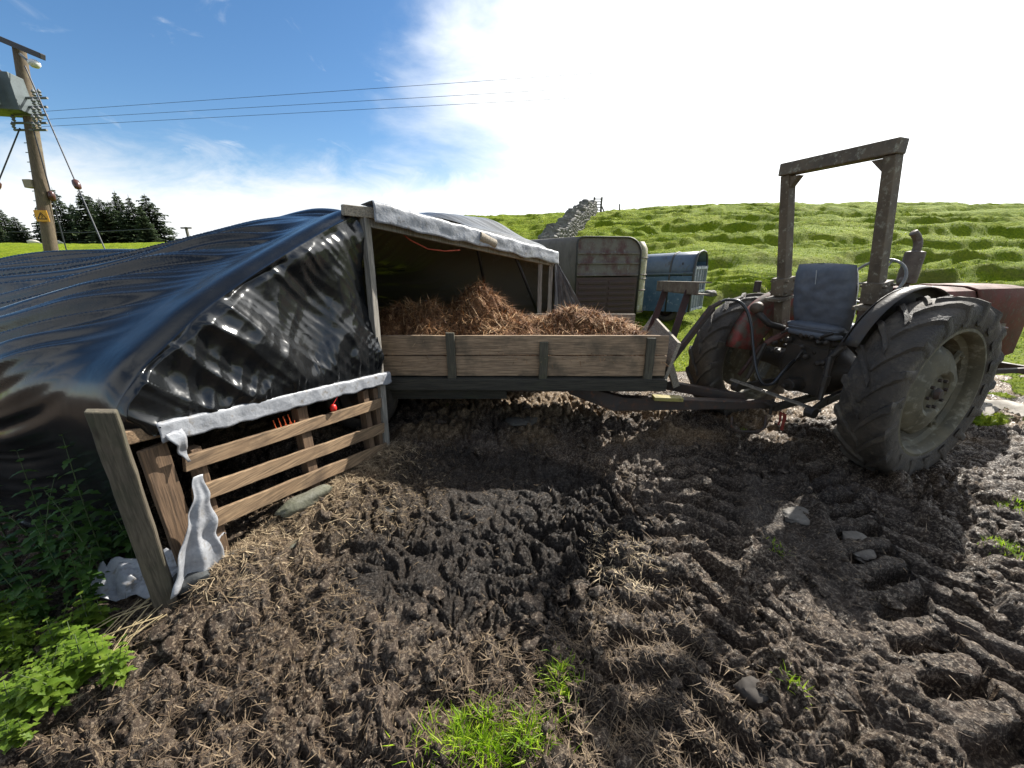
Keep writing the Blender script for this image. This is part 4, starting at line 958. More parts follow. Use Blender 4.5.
# bonnet, side panels, dash, steering wheel, silencer
def hoodsec(x, z0, z1, w, dz=0):
    return [(x, w, z0), (x, w, z1 - .16), (x, w * .985, z1 - .09), (x, w * .90, z1 - .03), (x, w * .6, z1 - .004), (x, 0, z1), (x, -w * .6, z1 - .004), (x, -w * .90, z1 - .03), (x, -w * .985, z1 - .09), (x, -w, z1 - .16), (x, -w, z0)]
mb = MB(); P = np.array([hoodsec(x, 1.06, z, w) for x, z, w in ((.85, 1.33, .25), (.88, 1.345, .255), (1.2, 1.345, .26), (1.6, 1.34, .26), (1.65, 1.335, .265))]); mb.grid(P); mb.build('bonnet', M_HOOD, trac, smooth=35, solid=.006)
mb = MB(); P = np.array([hoodsec(x, z0, z, w) for x, z0, z, w in ((1.64, .70, 1.345, .275), (1.66, .62, 1.355, .285), (2.5, .60, 1.345, .285), (2.78, .62, 1.32, .275), (2.90, .66, 1.27, .24), (2.94, .72, 1.2, .20))]); mb.grid(P)
mb.build('nose_cowl', M_HOOD, trac, smooth=35, solid=.006)
mb = MB(); mb.box((2.92, 0, .98), (.03, .34, .42)); 
for i in range(9): mb.box((2.942, -.15 + i * .0375, .98), (.012, .012, .40))
mb.build('grille', M_STEEL, trac)
for sd in (-1, 1):
    mb = MB(); y = sd * .30
    mb.box((2.1, y, .95), (.36, .012, .05)); mb.tube([(1.92, y, .96), (2.0, y + sd * .02, .97), (2.28, y + sd * .02, .93)], .012, 6); mb.build('side_catch', M_TRED, trac)
mb = MB(); mb.box((1.35, 0, .95), (.85, .30, .38)); 
for i in range(4): mb.tube([(1.05 + i * .2, -.14, 1.02), (1.05 + i * .2, -.2, 1.0), (1.07 + i * .2, -.22, .85)], .022, 8)
mb.lathe([(.0, -.06), (.07, -.06), (.07, .06), (0, .06)], (1.1, -.22, .85), (1, 0, 0), 16); mb.build('engine', M_GREASE, trac, bevel=.01)
mb = MB(); mb.box((.80, 0, 1.13), (.12, .40, .36)); mb.build('dash', M_TRED, trac, bevel=.03)
mb = MB(); mb.tube([(.80, 0, 1.25), (.52, 0, 1.40)], .022, 10); mb.build('steering_column', M_GREASE, trac, smooth=True)
M_SW = worn('bright_worn_wheel', (.30, .29, .27), (.18, .17, .15), 9, (.3, .5), metal=.4)
mb = MB(); c = Vector((.50, 0, 1.41)); ax = Vector((-.28, 0, .15)).normalized(); e1 = Vector((0, 1, 0)); e2 = ax.cross(e1)
mb.tube([c + (e1 * math.cos(t) + e2 * math.sin(t)) * .21 for t in np.linspace(0, 2 * PI, 33)], .012, 8, cap=False)
for t in (.3, .3 + 2 * PI / 3, .3 + 4 * PI / 3): mb.tube([c, c + (e1 * math.cos(t) + e2 * math.sin(t)) * .21], .008, 6)
mb.build('steering_wheel', M_SW, trac, smooth=True)
mb = MB(); mb.tube([(.45, -.42, 1.18), (.55, -.36, 1.34), (.75, -.30, 1.37), (.9, -.27, 1.32)], .009, 6); mb.tube([(.40, -.40, 1.22), (.56, -.30, 1.30), (.80, -.30, 1.30)], .007, 6); mb.build('control_rod', M_SW, trac, smooth=True)
ex = (.90, -.04)
mb = MB(); mb.lathe([(0, 0), (.03, 0), (.032, .02), (.07, .03), (.072, .05), (.072, .28), (.07, .30), (.035, .31), (0, .31)], (ex[0], ex[1], 1.36), (0.03, 0, 1), 22); mb.build('silencer', M_EXH, trac, smooth=40)
mb = MB(); mb.tube(cat([Vector((ex[0] + .01, ex[1], 1.66)), Vector((ex[0] + .015, ex[1], 1.71)), Vector((ex[0] + .01, ex[1] + .01, 1.76)), Vector((ex[0] - .02, ex[1] + .02, 1.80)), Vector((ex[0] - .05, ex[1] + .03, 1.825))]), .032, 14); mb.build('exhaust_tip', M_EXH, trac, smooth=True)
mb = MB(); mb.tube([(ex[0], ex[1], 1.36), (ex[0], ex[1], 1.28)], .035, 12); mb.tube([(ex[0] - .12, ex[1] - .02, 1.37), (ex[0] - .10, ex[1] - .02, 1.42), (ex[0] - .03, ex[1], 1.40)], .03, 8); mb.build('exhaust_pipe', M_EXH, trac, smooth=True)
# footplates, front axle and wheels
for sd in (-1, 1):
    mb = MB(); mb.box((.72, sd * .30, .50), (.42, .26, .02)); mb.build('footplate', M_STEEL, trac)
    mb = MB(); mb.tube([(.66, sd * .25, .52), (.60, sd * .25, .72), (.54, sd * .25, .75)], .012, 6); mb.box((.52, sd * .25, .76), (.05, .07, .015)); mb.build('pedal', M_STEEL, trac)
mb = MB(); mb.beam((2.90, -.58, .44), (2.90, .58, .44), .07, .09); mb.box((2.90, 0, .55), (.14, .2, .2)); mb.beam((2.90, -.55, .5), (1.1, -.2, .52), .04, .05); mb.build('front_axle', M_STEEL, trac, bevel=.006)
for sd in (-1, 1):
    wo_, s, cz = tractor_wheel(sd * .66, .36, .16, .21, sd, 12, cx=2.90, lugs=False)
    mb = MB(); mb.lathe([(0, s * .08), (.05, s * .08), (.06, s * .03), (.15, s * .0), (.2, s * .0)], (2.90, sd * .66, cz), (0, 1, 0), 28); mb.build('wheel_disc', M_RIM, wo_, smooth=40)
# clutter round the hitch: pipes, levers, mossy knobs
mb = MB()
for pts, r in (([(-.16, .10, .98), (-.22, .14, 1.00), (-.24, .22, .95)], .012), ([(-.2, -.1, .92), (-.26, -.14, .98), (-.24, -.2, 1.02)], .014), ([(-.1, -.26, 1.0), (-.2, -.27, .98), (-.22, -.26, .86), (-.2, -.24, .76)], .014), ([(-.24, .0, .84), (-.28, .02, .74), (-.24, .1, .62)], .01)): mb.tube(cat([Vector(p) for p in pts], 4), r, 7)
for i in range(26):
    c = Vector((-.22 + random.uniform(-.05, .05), random.uniform(-.27, .27), random.uniform(.72, .97))); r = random.uniform(.012, .03)
    mb.lathe([(0, -r), (r, -r * .8), (r, r * .8), (r * .5, r * 1.1), (0, r * 1.2)], c, (random.uniform(-1, -.3), random.uniform(-.5, .5), random.uniform(-.3, .3)), 8)
mb.build('linkage_fittings', M_GREASE, trac, smooth=40)
mb = MB()
mb.tube([(-.36, -.30, .64), (-.34, -.29, .78), (-.30, -.27, .86)], .02, 8); mb.build('check_rod', M_MAROON, trac, smooth=True); mb = MB()
mb.tube([(-.23, .30, .90), (-.30, .36, .78), (-.36, .42, .58), (-.40, .44, .50)], .018, 8); mb.build('check_rod', M_MAROON, trac, smooth=True)
# ---------------------------------------------------------------- old livestock trailers behind the yard
M_HBX = worn('lichened_maroon_box', (.095, .034, .032), (.17, .15, .125), 4.5, (.6, .85), c3=(.25, .26, .23), t3=.62, s3=12, stretch=(1, 1, .8), lo=.38, hi=.56, bs=26)
M_HBR = worn('grey_lichened_roof', (.13, .11, .09), (.19, .17, .145), 5, (.6, .85), c3=(.10, .085, .07), t3=.56, s3=8, stretch=(1, 1, .4), bs=22)
M_HBD = worn('dark_brown_ramp', (.048, .026, .022), (.075, .04, .032), 6, (.55, .8), c3=(.20, .24, .29), t3=.70, s3=6, stretch=(1, 1, 2), bs=40)
M_HBY = worn('cream_yellow_panel', (.40, .36, .22), (.30, .27, .17), 9, (.6, .8), c3=(.62, .60, .52), t3=.56, s3=12)
M_BLU = worn('flaking_blue_paint', (.045, .105, .18), (.09, .155, .225), 5, (.45, .7), c3=(.40, .42, .45), t3=.60, s3=7, bs=26)
M_BLR = worn('weathered_blue_roof', (.07, .105, .16), (.10, .14, .19), 5, (.5, .7), c3=(.06, .055, .05), t3=.60, s3=9, stretch=(1, 1, .6), bs=26)
hb = thing('horse_trailer', 'old rounded horsebox with lichened maroon back and dark ramp behind the wooden trailer', 'horse trailer', (2.2, 8.3, -.1))
gb = gz(2.2, 8.4)
A = at(574, 300, 7.6); B = at(637, 300, 7.9); A = np.array((A.x, A.y)); B = np.array((B.x, B.y))
ex_ = (B - A) / np.linalg.norm(B - A); wB = float(np.linalg.norm(B - A)); ey_ = np.array((-ex_[1], ex_[0]))
def hp_(a, d, z): q = A + ex_ * a + ey_ * d; return (q[0], q[1], z)
zt_ = 1.99; zb_ = gb + .35; z_mid = 1.30
# section outline of the back: rounded at the top corners
def arch(w, z0, z1, rl, rr_, n=10, x0=0):
    o = [(x0, z0)]
    for i in range(n + 1):
        t = i / n * PI / 2; o.append((x0 + rl - rl * math.cos(t), z1 - rl + rl * math.sin(t)))
    for i in range(n + 1):
        t = i / n * PI / 2; o.append((x0 + w - rr_ + rr_ * math.sin(t), z1 - rr_ + rr_ * math.cos(t)))
    o.append((x0 + w, z0)); return o
oc = arch(wB, zb_, zt_, .12, .32)
mb = MB(); skew = -.55
secs = [(0, 0, 1), (.9, -.50, 1.0), (2.4, -1.35, 1.0)]
P = np.array([[hp_(a + sk, d, z - .015 * d) for a, z in oc] for d, sk, _ in secs]); mb.grid(P); 
body = mb.build('body_shell', M_HBR, hb, world=True, smooth=35, solid=.02)
mb = MB(); n = len(oc); up = [p for p in oc]
poly = [hp_(a, .01, max(z, z_mid)) for a, z in oc]; mb.add(poly, [tuple(range(n))]); mb.build('back_panel', M_HBX, hb, world=True)
tri = MB(); pts = [hp_(a + (.012 if a < wB / 2 else -.012), -.012, z) for a, z in oc]; tri.tube(pts, .016, 6); tri.build('edge_trim', flat('dark_trim', (.05, .045, .04), .6), hb, world=True, smooth=True)
for z in (1.30, 1.52, 1.70):
    mb = MB(); mb.beam(hp_(.03, -.012, z), hp_(wB - .04, -.012, z), .025, .022); mb.build('rail_trim', M_HBX, hb, world=True)
mb = MB(); mb.beam(hp_(.02, -.015, (zb_ + z_mid) / 2 - .02), hp_(wB - .06, -.015, (zb_ + z_mid) / 2 - .02), .03, z_mid - zb_ - .04); rampo = mb.build('ramp', M_HBD, hb, world=True)
for i in range(6):
    for a0, a1 in ((.06, wB * .47), (wB * .51, wB - .10)):
        z = zb_ + .09 + i * (z_mid - zb_ - .12) / 6; mb = MB(); mb.beam(hp_(a0, -.038, z), hp_(a1, -.038, z), .018, .055); mb.build('rib', M_HBD, rampo, world=True, bevel=.006)
# side cheek to the right, curving away
mb = MB()
cheek = [(wB + .015, .03), (wB + .10, .05), (wB + .20, .12), (wB + .30, .30), (wB + .40, .7)]
P = np.array([[hp_(a - (max(0, z - 1.72) / .2) ** 2 * .10, d, z) for z in np.linspace(zb_, 1.92, 12)] for a, d in cheek]); mb.grid(P); mb.build('side_cheek', M_HBY, hb, world=True, smooth=40, solid=.015)
for z in (zb_ + .03, 1.0, 1.22, 1.30, 1.62):
    mb = MB(); mb.tube([hp_(a + .012, d - .012, z) for a, d in cheek], .011, 6); mb.build('cheek_trim', M_HBX, hb, world=True)
mb = MB(); mb.tube([hp_(a + .015 - (max(0, z - 1.72) / .2) ** 2 * .10, .9, z) for a, z in [(wB + .33, zz) for zz in np.linspace(zb_, 1.93, 12)]], .02, 6); mb.build('edge_trim', flat('dark_trim2', (.05, .045, .04), .6), hb, world=True)
mb = MB(); mb.beam(hp_(-.2, 1.2, gb + .33), hp_(wB, .3, gb + .33), .06, .1); mb.build('chassis', M_STEEL, hb, world=True)
for a, d in ((-.62, 1.2), (wB - .55, 1.2)):
    mb = MB(); mb.lathe(tyre_prof(.30, .17, .18), hp_(a, d, gb + .29), (ex_[0], ex_[1], 0), 30); w_ = mb.build('wheel', M_RUB, hb, world=True, smooth=True)
    mb = MB(); mb.lathe([(0, 0), (.1, 0), (.18, .05), (.18, -.05)], hp_(a, d, gb + .29), (ex_[0], ex_[1], 0), 24); mb.build('rim', M_STEEL, w_, world=True)

bb_ = thing('livestock_trailer', 'smaller faded blue stock trailer with flaking paint and slatted open end', 'livestock trailer', (3.3, 8.6, -.1))
A = at(652, 300, 8.75); B = at(690, 300, 8.2); A = np.array((A.x, A.y)); B = np.array((B.x, B.y))
ex_ = (B - A) / np.linalg.norm(B - A); wB = float(np.linalg.norm(B - A)); ey_ = np.array((-ex_[1], ex_[0])); gb = gz(3.3, 8.6)
zb_ = gb + .22; z1 = 1.70
sec = [(d * .66, z - .05 if z > 1 else z) for d, z in [(0, zb_), (0, 1.28), (0, 1.30), (.02, 1.45), (.07, 1.58), (.16, 1.68), (.30, 1.73), (.6, 1.76), (.9, 1.73), (1.03, 1.68), (1.13, 1.56), (1.17, 1.40), (1.17, zb_)]]
def q_(a, d, z, tl=.0): return hp_(a, d, z + .05 * a)
mb = MB(); P = np.array([[q_(a, d, z) for d, z in sec[2:11]] for a in (-.9, 0, wB * .45, wB)]); mb.grid(P, flip=True); mb.build('roof', M_BLR, bb_, world=True, smooth=40, solid=.015)
mb = MB(); P = np.array([[q_(a, d, z) for d, z in sec[:2]] for a in (-.9, 0, wB * .45, wB)]); mb.grid(P, flip=True); mb.build('side_panel', M_BLU, bb_, world=True, solid=.015)
mb = MB(); P = np.array([[q_(a, d, z) for d, z in sec[10:]] for a in (-.9, 0, wB * .45, wB)]); mb.grid(P, flip=True); mb.build('side_panel', M_BLU, bb_, world=True, solid=.015)
for a in (wB * .40, wB):
    mb = MB(); mb.tube([q_(a, d - .008 if d < .5 else d, z + (.012 if z > 1.4 else 0)) for d, z in sec], .018 if a < wB else .022, 6); mb.build('roof_bow', flat('bow_dark', (.055, .055, .055), .6), bb_, world=True, smooth=True)
mb = MB(); mb.beam(q_(-.9, -.012, 1.29), q_(wB, -.012, 1.29), .02, .03); mb.build('gutter', M_BLR, bb_, world=True)
mb = MB(); mb.beam(q_(wB * .56, -.012, 1.0), q_(wB * .86, -.012, 1.0), .02, .05); mb.build('vent_slot', flat('slot_black', (.01, .01, .01), .8), bb_, world=True)
mb = MB(); P = np.array([[q_(wB - .25, d, z) for d, z in ((.02, zb_), (.02, 1.5))], [q_(wB - .25, d, z) for d, z in ((.76, zb_), (.76, 1.5))]]); mb.grid(P); mb.build('shade_panel', flat('inner_dark', (.03, .025, .022), .9), bb_, world=True, solid=.02)  # panel coloured dark to stand for the shade inside, behind the bars
M_PALE = worn('chipped_pale_paint', (.50, .52, .55), (.30, .33, .38), 9, (.5, .7), c3=(.10, .07, .05), t3=.62)
for d in (.03, .19, .35, .51, .73):
    mb = MB(); mb.beam(q_(wB + .012, d, zb_ + .02), q_(wB + .012, d, 1.42), .018, .05, up=(ex_[0], ex_[1], 0)); mb.build('gate_bar', M_PALE, bb_, world=True)
for z in (zb_ + .05, .9, 1.38):
    mb = MB(); mb.beam(q_(wB + .022, .02, z), q_(wB + .022, .76, z), .02, .045); mb.build('gate_rail', M_PALE, bb_, world=True)
for d in (.05, .6):
    mb = MB(); mb.lathe(tyre_prof(.28, .15, .16), hp_(wB * .35, d + .1, gb + .27), (ey_[0], ey_[1], 0), 28); w_ = mb.build('wheel', M_RUB, bb_, world=True, smooth=True)
    mb = MB(); mb.lathe([(0, 0), (.1, -.01), (.16, .04), (.16, -.04)], hp_(wB * .35, d + .1, gb + .27), (ey_[0], ey_[1], 0), 24); mb.build('rim', M_STEEL, w_, world=True)

# ---------------------------------------------------------------- dry-stone wall, ladder stile, stake
M_STN = worn('field_stone', (.20, .19, .165), (.11, .10, .085), 3, (.75, .9), c3=(.40, .39, .35), t3=.60, s3=8, bs=20)
def stone(mb, c, d, rot):
    q = 6; P = []
    R = Matrix.Rotation(rot, 3, 'Z') @ Matrix.Rotation(random.uniform(-.2, .2), 3, 'X')
    vs = []
    for z, k in ((-.5, .8), (-.15, 1), (.25, .98), (.5, .72)):
        for j in range(q):
            a = 2 * PI * j / q + .4; vs.append(Vector(c) + R @ Vector((math.cos(a) * d[0] * .55 * k * random.uniform(.85, 1.12), math.sin(a) * d[1] * .55 * k * random.uniform(.85, 1.12), z * d[2] * random.uniform(.9, 1.08))))
    fs = [(i * q + j, i * q + (j + 1) % q, (i + 1) * q + (j + 1) % q, (i + 1) * q + j) for i in range(3) for j in range(q)] + [tuple(range(q))[::-1], tuple(range(3 * q, 4 * q))]
    mb.add(vs, fs)
w0 = np.array((.9, 13.5)); w1 = np.array((6.2, 32.5)); Lw = float(np.linalg.norm(w1 - w0)); dw = (w1 - w0) / Lw; rotw = math.atan2(dw[1], dw[0])
mb = MB(); s_ = 0
while s_ < Lw:
    k = .8 + s_ / Lw * .5; stp = .30 * k; p = w0 + dw * s_; g0 = gz(*p); hwall = .72 + .10 * math.sin(s_ * .9)
    z = -.1
    while z < hwall:
        hh_ = random.uniform(.13, .22) * k
        for sd in (-1, 1):
            o = p + np.array((-dw[1], dw[0])) * sd * (.26 - .10 * z) + dw * random.uniform(-.08, .08)
            stone(mb, (o[0], o[1], g0 + z + hh_ / 2), (stp * 1.15, .34, hh_ * 1.08), rotw)
        z += hh_
    stone(mb, (p[0], p[1], g0 + hwall + .1), (.2 * k, .42, .3), rotw); s_ += stp
wl = mb.build('drystone_wall', M_STN); tag(wl, 'grey dry-stone wall climbing the green hill to the skyline', 'wall')
M_WF = flat('grey_fence_wood', (.10, .09, .075), .85)
px, py = 6.75, 33.2; g0 = gz(px, py)
st_ = thing('ladder_stile', 'small ladder stile with rungs on the skyline at the wall end', 'stile', (px, py, g0))
for dx in (-.28, .28):
    mb = MB(); mb.beam((px + dx, py, g0 - .2), (px + dx, py, g0 + 1.05), .13, .12, up=(0, 1, 0), jit=.01, n=4); mb.build('upright', M_WF, st_, world=True)
for i in range(5):
    mb = MB(); mb.beam((px - .3, py - .02, g0 + .12 + i * .2), (px + .3, py - .02, g0 + .12 + i * .2), .06, .06); mb.build('rung', M_WF, st_, world=True)
mb = MB(); mb.beam((px + .33, py, g0 + .4), (px + .6, py, g0 - .1), .08, .08, up=(0, 1, 0)); mb.build('brace', M_WF, st_, world=True)
px, py = 8.7, 34.0; g0 = gz(px, py)
mb = MB(); mb.beam((px, py, g0 - .2), (px, py, g0 + .55), .09, .09, up=(0, 1, 0), n=4, jit=.01); o = mb.build('fence_stake', M_WF); tag(o, 'lone thin stake on the skyline to the right of the ladder stile', 'stake')

# ---------------------------------------------------------------- electricity pole with transformer, stays and lines
M_POLE = wood('creosoted_pole', (.17, .125, .075), (.10, .075, .05), 2, (.20, .17, .10), .55)
M_GALV = worn('galvanised', (.20, .21, .22), (.13, .14, .145), 8, (.45, .6))
M_TRF = worn('grey_green_transformer', (.105, .13, .135), (.075, .095, .10), 5, (.4, .6))
M_WIRE = flat('dark_wire', (.03, .035, .045), .5)
M_INS = flat('brown_insulator', (.09, .035, .025), .25)
Yp = 12.0
base = at(41, 250, Yp); gp = gz(base.x, base.y); base = Vector((base.x, base.y, gp))
tp = at(19, 48, Yp + .5)
drn = (tp - base)
def pp(t): return base + drn * t
pole = thing('utility_pole', 'leaning wooden electricity pole with grey transformer and yellow plate', 'utility pole', base)
mb = MB(); mb.tube([pp(-.03), pp(.3), pp(.6), pp(1.0)], [.16, .15, .14, .125], 16); mb.build('pole', M_POLE, pole, world=True, smooth=50)
mb = MB(); c1 = at(-14, 33, Yp + .4); c2 = at(43, 57, Yp + .2); mb.beam(c1, c2, .12, .13); mb.build('crossarm', flat('dark_arm', (.03, .03, .035), .6), pole, world=True, bevel=.01)
mb = MB(); p = at(34, 63, Yp + .15); mb.lathe([(0, -.11), (.07, -.10), (.12, -.04), (.12, .02), (.06, .07), (0, .08)], p, (0, 0, 1), 18); mb.build('lamp', flat('white_lamp', (.7, .7, .68), .4), pole, world=True, smooth=True)
mb = MB(); mb.tube([at(20, 54, Yp + .3), at(27, 60, Yp + .2), p], .03, 6); mb.build('lamp_bracket', M_GALV, pole, world=True)
mb = MB(); c = at(0, 94, Yp + .1); mb.box(c + Vector((-.15, 0, 0)), (1.35, .75, .85), Matrix.Rotation(.25, 3, 'Z'))
for i in range(7): mb.box(c + Vector((-.65 + i * .17, -.45 , -.02)), (.03, .18, .7), Matrix.Rotation(.25, 3, 'Z'))
mb.beam(c + Vector((-.5, .15, -.3)), Vector((pp((c.z - base.z) / drn.z).x + .1, pp((c.z - base.z) / drn.z).y, c.z - .3)), .1, .12); mb.beam(c + Vector((-.5, .15, .3)), Vector((pp((c.z - base.z) / drn.z).x + .1, pp((c.z - base.z) / drn.z).y, c.z + .3)), .1, .12)
trf = mb.build('transformer', M_TRF, pole, world=True, bevel=.03)
for u in (-8, 1): 
    mb = MB(); p = at(u, 80, Yp + .1); mb.lathe([(.05, -.05), (.09, 0), (.05, .05), (.09, .1), (.05, .15), (.08, .2), (.03, .26), (0, .27)], p, (0, 0, 1), 12); mb.build('bushing', M_INS, trf, world=True, smooth=True)
mb = MB()
for v in (98, 107, 115, 123, 130):
    a = at(27, v, Yp + .25); mb.tube([a - Vector((.35, 0, 0)), a + Vector((.55, 0, 0))], .03, 6)
    for k in (-.2, .35, .5): mb.lathe([(.02, -.08), (.045, -.05), (.025, -.02), (.05, .02), (.02, .07), (0, .1)], a + Vector((k, -.12, .08)), (0, 0, 1), 10)
mb.build('insulator_rack', M_GALV, pole, world=True, smooth=40)
mb = MB(); p = pp((at(30, 183, Yp).z - base.z) / drn.z); mb.box(p + Vector((-.17, -.10, 0)), (.22, .2, .22)); mb.build('switch_box', flat('cream_box', (.30, .25, .16), .6), pole, world=True, bevel=.02)
p = at(38.5, 215, Yp) ; 
def onpole(v): return pp((at(30, v, Yp).z - base.z) / drn.z)
p = onpole(216) + Vector((.10, -.19, 0)); Rz = Matrix.Rotation(.45, 3, 'Z')
mb = MB(); mb.box(p, (.27, .02, .30), Rz); pl = mb.build('warning_plate', flat('yellow_plate_paint', (.75, .36, .02), .45), pole, world=True, bevel=.004)
mb = MB(); tri_ = [(-.09, -.08), (.09, -.08), (0, .09)]; o3 = lambda x, z: p + Rz @ Vector((x, -.013, z))
for (a, b) in ((0, 1), (1, 2), (2, 0)): mb.beam(o3(*tri_[a]), o3(*tri_[b]), .004, .022, up=(0, 0, 1) if a == 0 else (1, 0, 0))
mb.beam(o3(-.02, .05), o3(.015, -.005), .004, .02, up=(1, 0, 0)); mb.beam(o3(.015, -.005), o3(-.01, -.06), .004, .018, up=(1, 0, 0)); mb.build('warning_mark', flat('black_mark', (.01, .01, .01), .6), pl, world=True)
mb = MB()
for i in range(9):
    p = onpole(140 + i * 10); mb.tube([p + Vector((-.22, -.05, 0)), p + Vector((.0, -.05, 0))], .012, 5)
mb.build('step_irons', M_GALV, pole, world=True)
# stays
def stay(u0, v0, u1, v1, Y0, Y1, t_ins, guard, lab):
    a = at(u0, v0, Y0); b = at(u1, v1, Y1); g = gz(b.x, b.y); d = (b - a)
    tt_ = (g - a.z) / d.z if d.z < -.01 else 1; b = a + d * min(tt_, 1.6)
    t = thing('stay_wire', lab, 'stay wire', b)
    mb = MB(); mb.tube([a, a.lerp(b, .5), b], .016, 6); mb.build('wire', M_WIRE, t, world=True)
    mb = MB()
    for k in t_ins:
        p = a.lerp(b, k); mb.lathe([(.02, -.14), (.07, -.10), (.085, 0), (.07, .10), (.02, .14)], p, d, 10)
    mb.build('stay_insulator', M_INS, t, world=True, smooth=True)
    if guard:
        mb = MB(); mb.tube([a.lerp(b, guard), b], .05, 8); mb.build('guard', flat('yellow_guard', (.75, .42, .02), .5), t, world=True, smooth=True)
stay(25, 66, 103, 245, Yp + .2, Yp - 1.0, (.46,), .86, 'long steel stay sloping down right from the pole top to a yellow guard')
stay(33, 128, 56, 212, Yp + .2, Yp + .3, (.50,), None, 'short stay wire dropping just right of the electricity pole')
stay(20, 128, -9, 200, Yp + .2, Yp - .2, (.50,), None, 'stay wire sloping down to the left of the electricity pole')
for i, ((u0, v0), (u1, v1), lab) in enumerate((((36, 112), (497, 80), 'topmost of the three overhead wires leaving the pole'), ((36, 120), (500, 93), 'middle of the three overhead wires leaving the pole'), ((36, 127), (520, 101), 'lowest of the three overhead wires leaving the pole'))):
    a = at(u0, v0, Yp + .25); b = at(u1, v1, 11.2); c = a + (b - a) * 2.6
    pts = [a.lerp(c, t) - Vector((0, 0, .5 * 4 * t * (1 - t) - (.5 * 4 * t * (1 - t)) * 1.0)) for t in np.linspace(0, 1, 30)]
    L1 = (b - a).length / (c - a).length
    mb = MB(); mb.tube(pts, .0048, 5); o = mb.build('power_line', M_WIRE); tag(o, lab, 'power line', 'overhead wires from the electricity pole')
mb = MB(); a, b = at(12, 232, 30), at(152, 229, 30); mb.tube([a, (a + b) / 2 - Vector((0, 0, .15)), b], .03, 5); o = mb.build('power_line', M_WIRE); tag(o, 'low thin wire crossing in front of the conifers', 'power line')
p = at(191, 248, 60); p.z = gz(p.x, p.y)
tpole = thing('distant_pole', 'tiny T-topped pole on the horizon just right of the conifers', 'utility pole', p)
mb = MB(); mb.beam(p, (p.x, p.y, at(191, 227, 60).z), .26, .26, up=(0, 1, 0)); mb.build('pole', M_WF, tpole, world=True)
z = at(191, 228, 60).z; mb = MB(); mb.beam((p.x - .75, p.y, z), (p.x + .75, p.y, z), .2, .2); mb.build('crossarm', M_WF, tpole, world=True)

# ---------------------------------------------------------------- conifers
M_NEED = NT('dark_spruce')
_n = M_NEED.noise(M_NEED.tc.outputs['Object'], 1.6, 5, .7); _c = M_NEED.mix(M_NEED.ramp(_n, [(.35, 0.), (.65, 1.)]), (.016, .030, .012), (.045, .062, .022)); M_NEED = M_NEED.set(_c, .9, 0, None, .2)
M_BARK = flat('bark', (.06, .045, .035), .9)
def conifer(h, wd, seed, sparse):
    r = np.random.RandomState(seed); V = []; F = []
    nwh = int(h * 4.6)
    for i in range(nwh):
        t = i / nwh; z = h * (.06 + .93 * t); L = wd * (1 - t) ** .8 * r.uniform(.75, 1.15) + .12
        nb = max(4, int(11 * (1 - t) + 4))
        for j in range(nb):
            if r.rand() < sparse: continue
            a = 2 * PI * j / nb + r.rand() * .9; l = L * r.uniform(.55, 1.15); dr = r.uniform(-.28, .05) - .1 * (1 - t)
            d = np.array((math.cos(a), math.sin(a))); sd_ = np.array((-d[1], d[0]))
            nf = 5
            for k in range(nf):
                f = (k + 1) / nf; c = d * l * f; zc = z + dr * l * f + .10 * l * f * f
                w = .38 * l * (1.15 - f) + .16; fwd = d * (.16 * l + .06)
                for sg in (-1, 1):
                    tipxy = c + sd_ * sg * w * r.uniform(.7, 1.1) + fwd * r.uniform(.7, 1.3)
                    b = len(V); V.extend([(c[0] - d[0] * .12 * l, c[1] - d[1] * .12 * l, zc + .05), (c[0] + fwd[0], c[1] + fwd[1], zc + .02), (tipxy[0], tipxy[1], zc - r.uniform(.05, .28))]); F.append((b, b + 1, b + 2))
    b = len(V); V.extend([(-.05, 0, h * .96), (.05, 0, h * .96), (0, 0, h * 1.04)]); F.append((b, b + 1, b + 2))
    return V, F
protos = []
con_lab = []
specs = [(205, 0, .55), (0, 1, .7)]
px_list = [(-12, 222, 'leftmost low conifer at the left border of the picture'), (3, 226, 'small rounded conifer at the far left, left of the pole'), (13, 216, 'conifer peeking out left of the electricity pole'), (24, 224, 'low conifer immediately left of the pole foot'),
           (50, 214, 'small dark conifer just right of the electricity pole'), (60, 221, 'short bushy conifer right of the pole, before the tall thin one'), (71, 196, 'tallest thin-topped conifer right of the pole with a sparse spire'), (84, 211, 'mid-height conifer right of the thin spire'), (97, 197, 'broad tall conifer standing behind the yellow stay guard'),
           (104, 203, 'dense conifer at the middle of the clump, partly behind its neighbours'), (113, 206, 'slightly lower conifer in the middle of the clump'), (121, 209, 'shorter conifer between two taller spires'), (130, 199, 'slender conifer with a pointed top, third from the right'), (142, 204, 'full conifer, second from the right of the clump'), (158, 202, 'rightmost full conifer of the clump with wide lower branches'), (150, 213, 'low conifer tucked between the two rightmost trees')]
